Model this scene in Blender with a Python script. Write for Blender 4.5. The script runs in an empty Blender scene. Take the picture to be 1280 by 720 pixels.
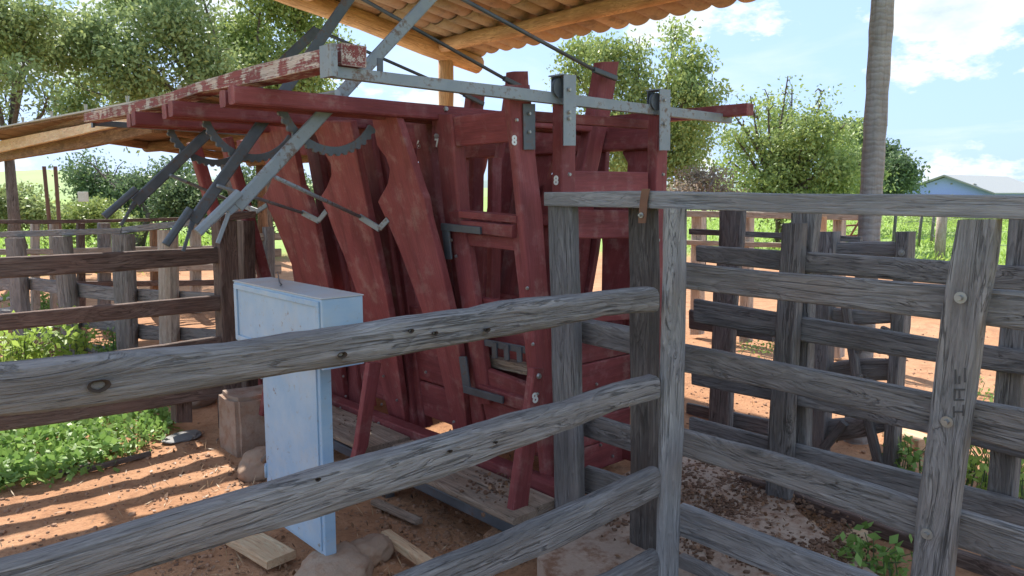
import bpy, bmesh, math, random
import numpy as np
from mathutils import Vector, Matrix, noise

R = math.radians
sc = bpy.context.scene
col = sc.collection
random.seed(7); rng = np.random.default_rng(7)

# ------------------------------------------------------------------ camera
# World axes: +X runs along the front rails (far right), +Y along the chute (far left).
W_, F_ = 1280.0, 949.0
PITCH = R(7.2); HEAD = R(47.6)              # heading: 47.6 deg from +Y... measured between the two corral directions
cp, sp = math.cos(PITCH), math.sin(PITCH)
RX, RY = math.sin(HEAD), -math.cos(HEAD)    # camera right in X,Y
FX, FY = math.cos(HEAD), math.sin(HEAD)     # camera forward in X,Y
CAMZ = 1.70
cam = bpy.data.cameras.new('camera'); camo = bpy.data.objects.new('camera', cam); col.objects.link(camo)
cam.sensor_width = 36.0; cam.lens = 36.0 * F_ / W_; cam.clip_end = 3000; cam.clip_start = 0.05
right = Vector((RX, RY, 0)); fwd = Vector((FX * cp, FY * cp, -sp)); up = right.cross(fwd)
camo.matrix_world = Matrix(((right.x, up.x, -fwd.x, 0), (right.y, up.y, -fwd.y, 0), (right.z, up.z, -fwd.z, CAMZ), (0, 0, 0, 1)))
sc.camera = camo

# ------------------------------------------------------------------ light
SUN_EL = R(46.1)
SUN_DIR = Vector((0.26, 1.0, 0)).normalized()           # horizontal direction towards the sun
sv = Vector((SUN_DIR.x * math.cos(SUN_EL), SUN_DIR.y * math.cos(SUN_EL), math.sin(SUN_EL)))
sun = bpy.data.lights.new('sun', 'SUN'); sun.energy = 2.65; sun.angle = R(0.8); sun.color = (1, .95, .87)
suno = bpy.data.objects.new('sun', sun); col.objects.link(suno)
suno.rotation_euler = sv.to_track_quat('Z', 'Y').to_euler(); suno.location = (0, 0, 30)
world = bpy.data.worlds.new('World'); sc.world = world; world.use_nodes = True
wt = world.node_tree; wn = wt.nodes; wl = wt.links
bg = wn['Background']
sky = wn.new('ShaderNodeTexSky'); sky.sky_type = 'NISHITA'; sky.sun_disc = False
sky.sun_elevation = SUN_EL; sky.sun_rotation = math.atan2(SUN_DIR.x, SUN_DIR.y)
sky.air_density = 1.0; sky.dust_density = 1.2; sky.ozone_density = 1.0
def wnode(t, **k):
    n = wn.new(t)
    for a, b in k.items(): setattr(n, a, b)
    return n
tc = wnode('ShaderNodeTexCoord')
sep = wnode('ShaderNodeSeparateXYZ'); wl.new(tc.outputs['Generated'], sep.inputs[0])
zc = wnode('ShaderNodeMath', operation='MAXIMUM'); wl.new(sep.outputs['Z'], zc.inputs[0]); zc.inputs[1].default_value = 0.0
za = wnode('ShaderNodeMath', operation='ADD'); wl.new(zc.outputs[0], za.inputs[0]); za.inputs[1].default_value = 0.12
dv = wnode('ShaderNodeVectorMath', operation='DIVIDE'); wl.new(tc.outputs['Generated'], dv.inputs[0])
cb = wnode('ShaderNodeCombineXYZ')
for i in range(3): wl.new(za.outputs[0], cb.inputs[i])
wl.new(cb.outputs[0], dv.inputs[1])
n1 = wnode('ShaderNodeTexNoise'); n1.inputs['Scale'].default_value = 1.15; n1.inputs['Detail'].default_value = 9; n1.inputs['Roughness'].default_value = .58; n1.inputs['Distortion'].default_value = .5
wl.new(dv.outputs[0], n1.inputs['Vector'])
n2 = wnode('ShaderNodeTexNoise'); n2.inputs['Scale'].default_value = 4.2; n2.inputs['Detail'].default_value = 12; n2.inputs['Roughness'].default_value = .6
mp = wnode('ShaderNodeMapping'); mp.inputs['Scale'].default_value = (1, 1, 2.1); mp.inputs['Location'].default_value = (5.2, 3.3, .4)
wl.new(tc.outputs['Generated'], mp.inputs[0]); wl.new(mp.outputs[0], n2.inputs['Vector'])
r1 = wnode('ShaderNodeValToRGB'); r1.color_ramp.elements[0].position = .50; r1.color_ramp.elements[1].position = .80; wl.new(n1.outputs['Fac'], r1.inputs[0])
r2 = wnode('ShaderNodeValToRGB'); r2.color_ramp.elements[0].position = .512; r2.color_ramp.elements[1].position = .555; wl.new(n2.outputs['Fac'], r2.inputs[0])
mx = wnode('ShaderNodeMath', operation='MAXIMUM'); wl.new(r2.outputs[0], mx.inputs[1])
m0 = wnode('ShaderNodeMath', operation='MULTIPLY'); wl.new(r1.outputs[0], m0.inputs[0]); m0.inputs[1].default_value = .5; wl.new(m0.outputs[0], mx.inputs[0])
# underside shading of the cumulus clouds comes from a second, coarser noise
r3 = wnode('ShaderNodeValToRGB'); wl.new(n2.outputs['Fac'], r3.inputs[0])
r3.color_ramp.elements[0].position = .55; r3.color_ramp.elements[0].color = (2.05, 2.2, 2.3, 1)
r3.color_ramp.elements[1].position = .68; r3.color_ramp.elements[1].color = (1.40, 1.68, 1.9, 1)
tint = wnode('ShaderNodeMixRGB', blend_type='MIX'); tint.inputs[0].default_value = .94
wl.new(sky.outputs[0], tint.inputs[1]); tint.inputs[2].default_value = (.98, 1.45, 2.35, 1)      # thin high veil over the whole sky
mixc = wnode('ShaderNodeMixRGB'); wl.new(mx.outputs[0], mixc.inputs[0]); wl.new(tint.outputs[0], mixc.inputs[1]); wl.new(r3.outputs[0], mixc.inputs[2])
wl.new(mixc.outputs[0], bg.inputs[0]); bg.inputs[1].default_value = 0.15
sc.view_settings.view_transform = 'Standard'; sc.view_settings.look = 'None'
sc.view_settings.exposure = 1.85; sc.view_settings.gamma = 1.0

# ------------------------------------------------------------------ measuring helpers (photo pixel -> point on a real plane)
def ray(px, py):
    x = (px - 640) / F_; u = (360 - py) / F_
    f = cp + u * sp; z = -sp + u * cp
    return Vector((RX * x + FX * f, RY * x + FY * f, z))
C0 = Vector((0, 0, CAMZ))
def hx(px, py, X): d = ray(px, py); return C0 + d * (X / d.x)
def hy(px, py, Y): d = ray(px, py); return C0 + d * (Y / d.y)
def hz(px, py, Z): d = ray(px, py); return C0 + d * ((Z - CAMZ) / d.z)
def hd(px, py, D): return C0 + ray(px, py) * D
def hp(px, py, P, N): d = ray(px, py); return C0 + d * ((P - C0).dot(N) / d.dot(N))

# ------------------------------------------------------------------ materials
def mat_new(name):
    m = bpy.data.materials.new(name); m.use_nodes = True
    nt = m.node_tree; return m, nt, nt.nodes['Principled BSDF']
class NB:
    def __init__(s, nt): s.nt = nt
    def n(s, t, **k):
        o = s.nt.nodes.new(t)
        for a, b in k.items(): setattr(o, a, b)
        return o
    def l(s, a, b): s.nt.links.new(a, b)
    def val(s, sock, v):
        if hasattr(v, 'is_output'): s.l(v, sock)
        else: sock.default_value = v
    def math(s, op, a, b=0.0, clamp=False):
        o = s.n('ShaderNodeMath', operation=op); o.use_clamp = clamp
        s.val(o.inputs[0], a); s.val(o.inputs[1], b); return o.outputs[0]
    def noise(s, vec, scale, detail=5, rough=.55, dist=0):
        o = s.n('ShaderNodeTexNoise'); s.l(vec, o.inputs['Vector']); o.inputs['Scale'].default_value = scale
        o.inputs['Detail'].default_value = detail; o.inputs['Roughness'].default_value = rough; o.inputs['Distortion'].default_value = dist
        return o.outputs['Fac']
    def ramp(s, fac, stops):
        o = s.n('ShaderNodeValToRGB'); s.l(fac, o.inputs[0]); e = o.color_ramp.elements
        while len(e) < len(stops): e.new(.5)
        for el, (p, c) in zip(e, stops):
            el.position = p; el.color = (c, c, c, 1) if isinstance(c, (int, float)) else (*c, 1)
        return o.outputs[0]
    def mix(s, f, a, b, bt='MIX'):
        o = s.n('ShaderNodeMixRGB', blend_type=bt); s.val(o.inputs[0], f)
        for i, v in ((1, a), (2, b)):
            if hasattr(v, 'is_output'): s.l(v, o.inputs[i])
            else: o.inputs[i].default_value = (*v, 1)
        return o.outputs[0]
    def coords(s, scale=(1, 1, 1), rnd=True):
        t = s.n('ShaderNodeTexCoord'); m = s.n('ShaderNodeMapping'); s.l(t.outputs['Object'], m.inputs[0]); m.inputs['Scale'].default_value = scale
        if rnd:
            oi = s.n('ShaderNodeObjectInfo'); c = s.n('ShaderNodeCombineXYZ')
            r = s.math('MULTIPLY', oi.outputs['Random'], 40.0)
            for i in range(3): s.l(r, c.inputs[i])
            s.l(c.outputs[0], m.inputs['Location'])
        return m.outputs[0]
    def bump(s, h, st, dist, bsdf, prev=None):
        o = s.n('ShaderNodeBump'); o.inputs['Strength'].default_value = st; o.inputs['Distance'].default_value = dist
        s.l(h, o.inputs['Height'])
        if prev is not None: s.l(prev, o.inputs['Normal'])
        s.l(o.outputs[0], bsdf.inputs['Normal']); return o.outputs[0]

GAIN = 1.6
def wood(name, dark, mid, light, tint, rough=.85, bump=.5, paint=None, wear=.0, knots=True, figure=16.0):
    """grain runs along the object's local X"""
    dark, mid, light, tint = [tuple(min(.8, x * GAIN) for x in c_) for c_ in (dark, mid, light, tint)]
    if paint: paint = [tuple(min(.8, x * 1.17) for x in c_) for c_ in paint]
    m, nt, b = mat_new(name); q = NB(nt)
    v = q.coords((1, 1, 1))
    # knots bend the grain
    kv = q.coords((1.1, 5.0, 5.0))
    vo = q.n('ShaderNodeTexVoronoi'); q.l(kv, vo.inputs['Vector']); vo.inputs['Scale'].default_value = 1.4
    kd = vo.outputs['Distance']
    kb = q.ramp(kd, [(0, 1), (.12, .75), (.42, 0)])
    sepv = q.n('ShaderNodeSeparateXYZ'); q.l(v, sepv.inputs[0])
    off = q.math('MULTIPLY', kb, .055 if knots else .0)
    wv = q.n('ShaderNodeCombineXYZ')
    q.l(q.math('MULTIPLY', sepv.outputs[0], 2.2), wv.inputs[0])
    q.l(q.math('MULTIPLY', q.math('ADD', sepv.outputs[1], off), 46), wv.inputs[1])
    q.l(q.math('MULTIPLY', q.math('ADD', sepv.outputs[2], off), 46), wv.inputs[2])
    g1 = q.noise(wv.outputs[0], 1.0, 8, .68, 1.3)
    wv2 = q.n('ShaderNodeVectorMath', operation='MULTIPLY'); q.l(wv.outputs[0], wv2.inputs[0]); wv2.inputs[1].default_value = (2.4, 3.2, 3.2)
    g2 = q.noise(wv2.outputs[0], 1.0, 4, .65, .4)
    big = q.noise(v, 2.3, 4, .6); blv = q.coords((2.2, 9, 9)); bl_ = q.noise(blv, 1.0, 6, .65)
    fv = q.n('ShaderNodeCombineXYZ')
    q.l(q.math('MULTIPLY', sepv.outputs[0], .9), fv.inputs[0])
    q.l(q.math('MULTIPLY', q.math('ADD', sepv.outputs[1], off), 7.5), fv.inputs[1]); q.l(q.math('MULTIPLY', q.math('ADD', sepv.outputs[2], off), 7.5), fv.inputs[2])
    nf = q.noise(fv.outputs[0], 1.0, 3, .5, .35)
    fig = q.math('FRACT', q.math('MULTIPLY', nf, figure)); figr = q.ramp(fig, [(0, 0), (.10, .35), (.55, .75), (.88, 1), (1.0, .1)])
    g = q.math('ADD', q.math('MULTIPLY', g1, .38), q.math('ADD', q.math('MULTIPLY', g2, .48), q.math('MULTIPLY', figr, .14)))
    c = q.ramp(g, [(.30, dark), (.48, mid), (.68, light)])
    big = q.noise(v, 2.3, 4, .6); blv = q.coords((2.2, 9, 9)); bl_ = q.noise(blv, 1.0, 6, .65)
    c = q.mix(q.math('MULTIPLY', q.ramp(bl_, [(.38, 1), (.56, 0)]), .6), c, dark)
    c = q.mix(q.math('MULTIPLY', q.ramp(big, [(.42, 0), (.72, 1)]), q.ramp(g2, [(.35, .15), (.65, .7)])), c, tint)
    hole = q.ramp(kd, [(.03, 1), (.09, 0)])
    rv = q.n('ShaderNodeVectorMath', operation='MULTIPLY'); q.l(wv.outputs[0], rv.inputs[0]); rv.inputs[1].default_value = (.45, .55, .55)
    rn = q.noise(rv.outputs[0], 1.0, 5, .55, .6)
    crack = q.ramp(q.math('ABSOLUTE', q.math('SUBTRACT', rn, .5)), [(.004, 1), (.016, 0)])
    crack = q.math('MULTIPLY', crack, q.ramp(bl_, [(.44, 0), (.54, 1)]))
    c = q.mix(q.math('MULTIPLY', crack, .42), c, tuple(x * .3 for x in dark))
    g = q.math('SUBTRACT', g, q.math('MULTIPLY', crack, .5))
    if knots: c = q.mix(q.math('MULTIPLY', hole, .5), c, tuple(x * .35 for x in dark))
    crack = q.ramp(g1, [(.33, 1), (.39, 0)])
    c = q.mix(q.math('MULTIPLY', crack, .8), c, tuple(x * .35 for x in dark))
    h = g
    if paint:
        bv = q.n('ShaderNodeBevel', samples=4); bv.inputs['Radius'].default_value = .012; gn = q.n('ShaderNodeNewGeometry'); dt = q.n('ShaderNodeVectorMath', operation='DOT_PRODUCT'); q.l(bv.outputs[0], dt.inputs[0]); q.l(gn.outputs['Normal'], dt.inputs[1]); edge = q.ramp(dt.outputs['Value'], [(.80, 1), (.99, 0)])
        fine = q.noise(v, 9, 6, .65)
        pc = q.mix(q.ramp(big, [(.35, 0), (.75, 1)]), paint[0], paint[1])
        pc = q.mix(q.math('MULTIPLY', q.ramp(g2, [(.35, 0), (.75, 1)]), .5), pc, tuple(x * .5 for x in paint[0]))
        pc = q.mix(q.math('MULTIPLY', q.ramp(fine, [(.52, 0), (.78, 1)]), .35), pc, paint[2])
        k = q.math('ADD', q.math('ADD', q.math('MULTIPLY', fine, .6), q.math('MULTIPLY', g2, .4)), q.math('MULTIPLY', edge, .11))
        wr = q.ramp(k, [(max(0., .66 - wear), 0), (.70 - wear, 1)])
        c = q.mix(wr, pc, c)
        h = q.math('SUBTRACT', q.math('MULTIPLY', g, .5), q.math('MULTIPLY', wr, .5))
    oi = q.n('ShaderNodeObjectInfo'); c = q.mix(1.0, c, q.ramp(oi.outputs['Random'], [(0, .80), (.5, .97), (1, 1.0)]), 'MULTIPLY')
    if paint:
        stv = q.coords((1.4, 11, 11)); stn = q.noise(stv, 1.0, 6, .65); c = q.mix(q.math('MULTIPLY', q.ramp(stn, [(.50, 0), (.66, 1)]), .45), c, tuple(x * .38 for x in paint[0]))
        ds = q.noise(v, 4.5, 7, .7); c = q.mix(q.math('MULTIPLY', q.ramp(ds, [(.55, 0), (.70, 1)]), .30), c, (.36, .24, .19))
    q.l(c, b.inputs['Base Color']); b.inputs['Roughness'].default_value = rough
    b.inputs['Specular IOR Level'].default_value = .25
    q.bump(h, min(1, bump * 1.2), .02, b)
    return m
GREY = wood('weathered_grey_wood', (.078, .074, .073), (.160, .152, .149), (.26, .25, .245), (.19, .155, .135), bump=.75)
GREYD = wood('dark_grey_wood', (.056, .052, .050), (.130, .122, .117), (.225, .213, .205), (.16, .125, .105), bump=.7)
PALEG = wood('pale_grey_wood', (.10, .10, .102), (.205, .203, .205), (.31, .305, .305), (.23, .20, .185), bump=.7)
BROWNG = wood('brown_grey_wood', (.035, .029, .026), (.085, .074, .068), (.16, .143, .13), (.11, .075, .06), bump=.6)
BROWN = wood('brown_rail_wood', (.030, .021, .017), (.095, .066, .055), (.175, .132, .11), (.14, .08, .062), bump=.5)
PALEW = wood('pale_dry_wood', (.14, .11, .085), (.30, .26, .22), (.44, .39, .33), (.36, .25, .18), bump=.5)
PLANK = wood('walkway_plank_wood', (.10, .075, .055), (.22, .17, .13), (.34, .27, .21), (.26, .16, .10), bump=.5)
LOGM = wood('peeled_log_wood', (.16, .08, .035), (.36, .205, .095), (.50, .31, .16), (.30, .16, .07), bump=.4)
RAWM = wood('raw_sawn_wood', (.30, .18, .10), (.50, .33, .20), (.62, .45, .30), (.46, .28, .17), bump=.4)
RAFTER = wood('roof_beam_wood', (.07, .036, .02), (.17, .093, .053), (.29, .175, .105), (.15, .08, .045), bump=.4)
RED = wood('red_painted_wood', (.05, .03, .025), (.14, .09, .075), (.26, .2, .17), (.16, .1, .08), rough=.62, bump=.32,
           paint=((.200, .045, .047), (.305, .083, .082), (.44, .27, .25)), wear=-.04, knots=False)
REDW = wood('worn_red_painted_wood', (.13, .10, .085), (.36, .30, .26), (.52, .45, .40), (.40, .30, .26), rough=.7, bump=.4,
            paint=((.22, .055, .052), (.29, .095, .09), (.38, .23, .21)), wear=.165, knots=False)
TRUNK = wood('bark', (.04, .03, .025), (.11, .085, .07), (.2, .165, .14), (.13, .09, .07), bump=.8, knots=False)

def metal(name, c1, c2, rust=.35, rough=.5, met=.35):
    m, nt, b = mat_new(name); q = NB(nt); v = q.coords()
    a = q.noise(v, 7, 5, .6); f = q.noise(v, 45, 4, .6)
    c = q.mix(q.ramp(a, [(.3, 0), (.7, 1)]), c1, c2)
    rr = q.math('MULTIPLY', q.ramp(q.math('ADD', q.math('MULTIPLY', a, .5), q.math('MULTIPLY', f, .5)), [(.54, 0), (.63, 1)]), rust)
    c = q.mix(rr, c, (.16, .085, .05))
    q.l(c, b.inputs['Base Color']); b.inputs['Metallic'].default_value = met
    q.l(q.ramp(a, [(.3, rough), (.7, min(1, rough + .25))]), b.inputs['Roughness']); q.bump(f, .15, .004, b)
    return m
STEEL = metal('grey_steel', (.21, .235, .26), (.33, .355, .37), .8, .48)
STEELD = metal('dark_steel', (.075, .085, .098), (.15, .165, .185), .65, .45)
BOLT = metal('zinc_bolt', (.30, .30, .30), (.42, .42, .40), .2, .35, .8)
RUST = metal('rusty_steel', (.17, .085, .055), (.25, .13, .08), .6, .8, .1)

def blue_paint(name, c1, c2):
    m, nt, b = mat_new(name); q = NB(nt); v = q.coords((1, 1, 1)); vs = q.coords((1.2, 14, 14))
    a = q.noise(v, 3.2, 5, .6); st = q.noise(vs, 1.0, 4, .6); f = q.noise(v, 30, 5, .7)
    c = q.mix(q.ramp(a, [(.35, 0), (.65, 1)]), c1, c2)
    c = q.mix(q.math('MULTIPLY', q.ramp(st, [(.45, 0), (.75, 1)]), .28), c, (.50, .56, .60))
    c = q.mix(q.math('MULTIPLY', q.ramp(f, [(.60, 0), (.72, 1)]), .55), c, (.33, .25, .18))
    d1 = q.noise(v, 5.5, 7, .72); c = q.mix(q.math('MULTIPLY', q.ramp(d1, [(.50, 0), (.66, 1)]), .40), c, (.46, .47, .46))
    rs = q.noise(v, 17, 6, .75); c = q.mix(q.math('MULTIPLY', q.ramp(rs, [(.62, 0), (.68, 1)]), .85), c, (.20, .10, .055))
    q.l(c, b.inputs['Base Color']); b.inputs['Roughness'].default_value = .5; q.bump(a, .12, .01, b)
    return m
BLUE = blue_paint('light_blue_paint', (.26, .41, .57), (.37, .49, .61))
DUST = blue_paint('dusty_blue_top', (.48, .42, .37), (.40, .46, .50))

def soil_mat():
    m, nt, b = mat_new('red_soil'); q = NB(nt)
    v = q.coords((1, 1, 1), False)
    a = q.noise(v, .7, 6, .6); d = q.noise(v, 5, 6, .65); f = q.noise(v, 38, 6, .7); h = q.noise(v, 130, 3, .6)
    c = q.mix(q.ramp(a, [(.35, 0), (.65, 1)]), (.43, .22, .115), (.50, .28, .16))
    c = q.mix(q.math('MULTIPLY', q.ramp(d, [(.45, 0), (.68, 1)]), .65), c, (.27, .13, .07))
    c = q.mix(q.math('MULTIPLY', q.ramp(f, [(.5, 0), (.7, 1)]), .45), c, (.15, .075, .045))
    c = q.mix(q.math('MULTIPLY', q.ramp(h, [(.55, 0), (.75, 1)]), .35), c, (.55, .36, .24))
    # pasture starts beyond the corral yard
    geo = q.n('ShaderNodeNewGeometry'); s = q.n('ShaderNodeSeparateXYZ'); q.l(geo.outputs['Position'], s.inputs[0])
    sub = q.n('ShaderNodeVectorMath', operation='SUBTRACT'); q.l(geo.outputs['Position'], sub.inputs[0]); sub.inputs[1].default_value = (6, 7, 0)
    ln = q.n('ShaderNodeVectorMath', operation='LENGTH'); q.l(sub.outputs[0], ln.inputs[0])
    edge = q.math('ADD', ln.outputs['Value'], q.math('MULTIPLY', q.math('SUBTRACT', d, .5), 7.0))
    gm = q.n('ShaderNodeMapRange'); q.l(edge, gm.inputs[0]); gm.inputs[1].default_value = 11.0; gm.inputs[2].default_value = 14.0
    gc = q.mix(q.ramp(d, [(.35, 0), (.7, 1)]), (.24, .34, .10), (.33, .41, .13))
    gc = q.mix(q.ramp(a, [(.4, 0), (.7, .7)]), gc, (.20, .29, .09))
    gc = q.mix(q.math('MULTIPLY', q.ramp(f, [(.45, 0), (.7, 1)]), .5), gc, (.10, .18, .03))
    c = q.mix(gm.outputs[0], c, gc)
    q.l(c, b.inputs['Base Color']); b.inputs['Roughness'].default_value = .95; b.inputs['Specular IOR Level'].default_value = .1
    hh = q.math('ADD', q.math('MULTIPLY', d, .5), q.math('ADD', q.math('MULTIPLY', f, .4), q.math('MULTIPLY', h, .15)))
    q.bump(hh, .9, .035, b)
    return m
SOIL = soil_mat()
def concrete(name, c1, c2, dirt, amt):
    m, nt, b = mat_new(name); q = NB(nt); v = q.coords()
    a = q.noise(v, 4, 6, .65); f = q.noise(v, 28, 5, .7); d = q.noise(v, 8, 6, .7)
    c = q.mix(q.ramp(a, [(.35, 0), (.65, 1)]), c1, c2)
    c = q.mix(q.math('MULTIPLY', q.ramp(d, [(.45, 0), (.62, 1)]), amt), c, dirt)
    c = q.mix(q.math('MULTIPLY', q.ramp(f, [(.55, 0), (.75, 1)]), .35), c, tuple(x * .45 for x in c1))
    q.l(c, b.inputs['Base Color']); b.inputs['Roughness'].default_value = .92
    q.bump(q.math('ADD', a, q.math('MULTIPLY', f, .5)), .7, .02, b)
    return m
CONC = concrete('stained_concrete', (.38, .275, .205), (.48, .37, .29), (.22, .11, .06), .95)
BLOCKM = concrete('block_concrete', (.30, .22, .165), (.38, .29, .225), (.25, .14, .085), .8)
STONE = concrete('field_stone', (.30, .20, .135), (.40, .30, .22), (.28, .155, .09), .75)
CLODM = concrete('dry_dung', (.13, .07, .042), (.22, .125, .075), (.10, .05, .03), .7)
PEBM = concrete('soil_clod', (.30, .165, .095), (.40, .24, .15), (.22, .11, .065), .5)
def tile_mat():
    m, nt, b = mat_new('clay_tile'); q = NB(nt); v = q.coords()
    a = q.noise(v, 3, 5, .6); f = q.noise(v, 25, 5, .65)
    c = q.mix(q.ramp(a, [(.35, 0), (.65, 1)]), (.38, .235, .125), (.48, .325, .19))
    c = q.mix(q.math('MULTIPLY', q.ramp(f, [(.5, 0), (.72, 1)]), .5), c, (.26, .13, .06))
    oi = q.n('ShaderNodeObjectInfo'); tn = q.ramp(oi.outputs['Random'], [(0, .62), (1, 1.0)]); c = q.mix(1.0, c, tn, 'MULTIPLY')
    mo = q.noise(v, 7, 6, .7); c = q.mix(q.math('MULTIPLY', q.ramp(mo, [(.52, 0), (.66, 1)]), .6), c, (.12, .085, .06))
    q.l(c, b.inputs['Base Color']); b.inputs['Roughness'].default_value = .9; q.bump(f, .5, .012, b)
    return m
TILE = tile_mat()
def flat_mat(name, c, rough=.7):
    m, nt, b = mat_new(name); q = NB(nt); v = q.coords()
    f = q.noise(v, 20, 4, .6)
    q.l(q.mix(q.ramp(f, [(.3, 0), (.7, 1)]), c, tuple(x * .8 for x in c)), b.inputs['Base Color']); b.inputs['Roughness'].default_value = rough
    return m
PALESHEET = flat_mat('pale_roof_sheet', (.50, .48, .44))
WHITEP = flat_mat('white_paint', (.78, .77, .74))
BLUEWALL = flat_mat('pale_blue_wall', (.40, .47, .90)); PALEROOF = flat_mat('pale_roof', (.44, .44, .42)); GREYFAS = flat_mat('grey_fascia', (.30, .29, .27))
def leaf_mat(name, c1, c2, c3, trans=.35):
    m, nt, b = mat_new(name); q = NB(nt)
    g = q.n('ShaderNodeNewGeometry')
    c1, c2, c3 = [tuple(min(.75, x * 1.25) for x in c_) for c_ in (c1, c2, c3)]
    c = q.ramp(g.outputs['Random Per Island'], [(0, c1), (.55, c2), (.92, c2), (1, c3)])
    q.l(c, b.inputs['Base Color']); b.inputs['Roughness'].default_value = .5; b.inputs['Specular IOR Level'].default_value = .3
    t = q.n('ShaderNodeBsdfTranslucent'); q.l(q.mix(.5, c, (.55, .75, .12), 'MULTIPLY') if False else c, t.inputs[0])
    ms = q.n('ShaderNodeMixShader'); ms.inputs[0].default_value = trans
    q.l(b.outputs[0], ms.inputs[1]); q.l(t.outputs[0], ms.inputs[2])
    q.l(ms.outputs[0], nt.nodes['Material Output'].inputs[0])
    return m
LEAF_A = leaf_mat('leaf_grey_green', (.18, .235, .10), (.255, .315, .13), (.40, .45, .15))
LEAF_B = leaf_mat('leaf_dark_green', (.075, .115, .055), (.125, .18, .085), (.26, .33, .12))
LEAF_C = leaf_mat('leaf_light_green', (.18, .24, .085), (.26, .32, .105), (.42, .45, .14))
LEAF_D = leaf_mat('leaf_dry_brown', (.17, .135, .10), (.26, .21, .16), (.22, .24, .12))
LEAF_W = leaf_mat('leaf_weed', (.12, .21, .05), (.20, .32, .08), (.34, .45, .13), .35)
LEAF_Y = leaf_mat('leaf_yellow_green', (.19, .28, .05), (.29, .40, .085), (.42, .50, .14), .45)

# ------------------------------------------------------------------ object helpers
ROOT = {}
def tag(o, label=None, cat=None, group=None, kind=None):
    if label: o['label'] = label
    if cat: o['category'] = cat
    if group: o['group'] = group
    if kind: o['kind'] = kind
    return o
def thing(name, loc, label, cat, group=None):
    o = bpy.data.objects.new(name, None); o.empty_display_size = .1; col.objects.link(o); o.location = loc
    ROOT[o.name] = Matrix.Translation(Vector(loc)); tag(o, label, cat, group); return o
def place(o, M, parent):
    col.objects.link(o)
    if parent:
        o.parent = parent; o.matrix_local = ROOT[parent.name].inverted() @ M
    else: o.matrix_world = M
    ROOT[o.name] = M
    return o
def mesh_np(name, V, Fc, mat, smooth=False):
    me = bpy.data.meshes.new(name)
    me.from_pydata([tuple(v) for v in V], [], Fc); me.materials.append(mat)
    if smooth: me.polygons.foreach_set('use_smooth', [True] * len(me.polygons))
    me.update(); return me
def frame(o, x, z):
    x = x.normalized(); y = z.cross(x)
    if y.length < 1e-6: y = Vector((0, 1, 0)).cross(x)
    y.normalize(); z = x.cross(y)
    return Matrix(((x.x, y.x, z.x, o.x), (x.y, y.y, z.y, o.y), (x.z, y.z, z.z, o.z), (0, 0, 0, 1)))
SEED = [0]
def strip(name, L, Rr, tdir, thick, mat, parent, wob=.003, step=.10, ch=.16, smooth=None, rnd=0.0):
    """a timber: L and Rr are matching edge points of its front face, thick runs along tdir behind it.
    Bevelled section, uneven along its length."""
    SEED[0] += 1; sd = SEED[0] * 7.31
    L = [Vector(p) for p in L]; Rr = [Vector(p) for p in Rr]
    td = Vector(tdir).normalized()
    sts = []
    for i in range(len(L) - 1):
        ln = ((L[i + 1] + Rr[i + 1]) / 2 - (L[i] + Rr[i]) / 2).length
        k = max(1, int(ln / step)) if wob > 0 else 1
        for j in range(k):
            t = j / k; sts.append((L[i].lerp(L[i + 1], t), Rr[i].lerp(Rr[i + 1], t)))
    sts.append((L[-1], Rr[-1]))
    c0 = (sts[0][0] + sts[0][1]) / 2; c1 = (sts[-1][0] + sts[-1][1]) / 2
    M = frame(c0 + td * thick / 2, c1 - c0, sts[0][0] - sts[0][1]); Mi = M.inverted()
    V = []
    # section corners (u across, w depth), bevelled, 12 points
    wmin = min((a - b).length for a, b in sts); cu = min(ch, .45); cw = min(.45, cu * max(wmin, .01) / max(thick, .01))
    cu, cw = (cu, min(.45, cw)) if not rnd else (rnd, min(.45, rnd * wmin / thick))
    sec = []
    for su, sw in ((1, -1), (1, 1), (-1, 1), (-1, -1)):
        a = (su, sw * (1 - 2 * cw)); b = (su * (1 - 2 * cu), sw); mid = (su * (1 - .6 * cu), sw * (1 - .6 * cw))
        sec += [a, mid, b] if su * sw > 0 else [b, mid, a]
    n = len(sec)
    for i, (l, r) in enumerate(sts):
        c = (l + r) / 2 + td * thick / 2; h = (l - r) / 2; t2 = td * thick / 2
        for (u, w) in sec:
            p = c + h * u + t2 * w
            if wob:
                nv = noise.noise_vector(Vector((p.x * 3.1 + sd, p.y * 3.1, p.z * 3.1))) * wob + noise.noise_vector(Vector((p.x * 17 + sd, p.y * 17, p.z * 17))) * wob * .45
                p = p + nv
            V.append(Mi @ p)
    Fc = []
    for i in range(len(sts) - 1):
        for j in range(n):
            a = i * n + j; b = i * n + (j + 1) % n
            Fc.append((a, b, b + n, a + n))
    Fc.append(tuple(range(n - 1, -1, -1))); Fc.append(tuple(range(len(sts) * n - n, len(sts) * n)))
    me = mesh_np(name, V, Fc, mat)
    bm = bmesh.new(); bm.from_mesh(me); bmesh.ops.recalc_face_normals(bm, faces=bm.faces); bm.to_mesh(me); bm.free()
    o = bpy.data.objects.new(name, me)
    return place(o, M, parent)
def beam(name, p0, p1, w, t, wdir, mat, parent, wob=.0015, **k):
    """centre line p0-p1, width w along wdir, thickness t across"""
    p0 = Vector(p0); p1 = Vector(p1); x = (p1 - p0).normalized(); wd = Vector(wdir); wd = (wd - x * wd.dot(x)).normalized(); td = x.cross(wd)
    a = -td * t / 2
    return strip(name, [p0 + wd * w / 2 + a, p1 + wd * w / 2 + a], [p0 - wd * w / 2 + a, p1 - wd * w / 2 + a], td, t, mat, parent, wob, **k)
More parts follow.
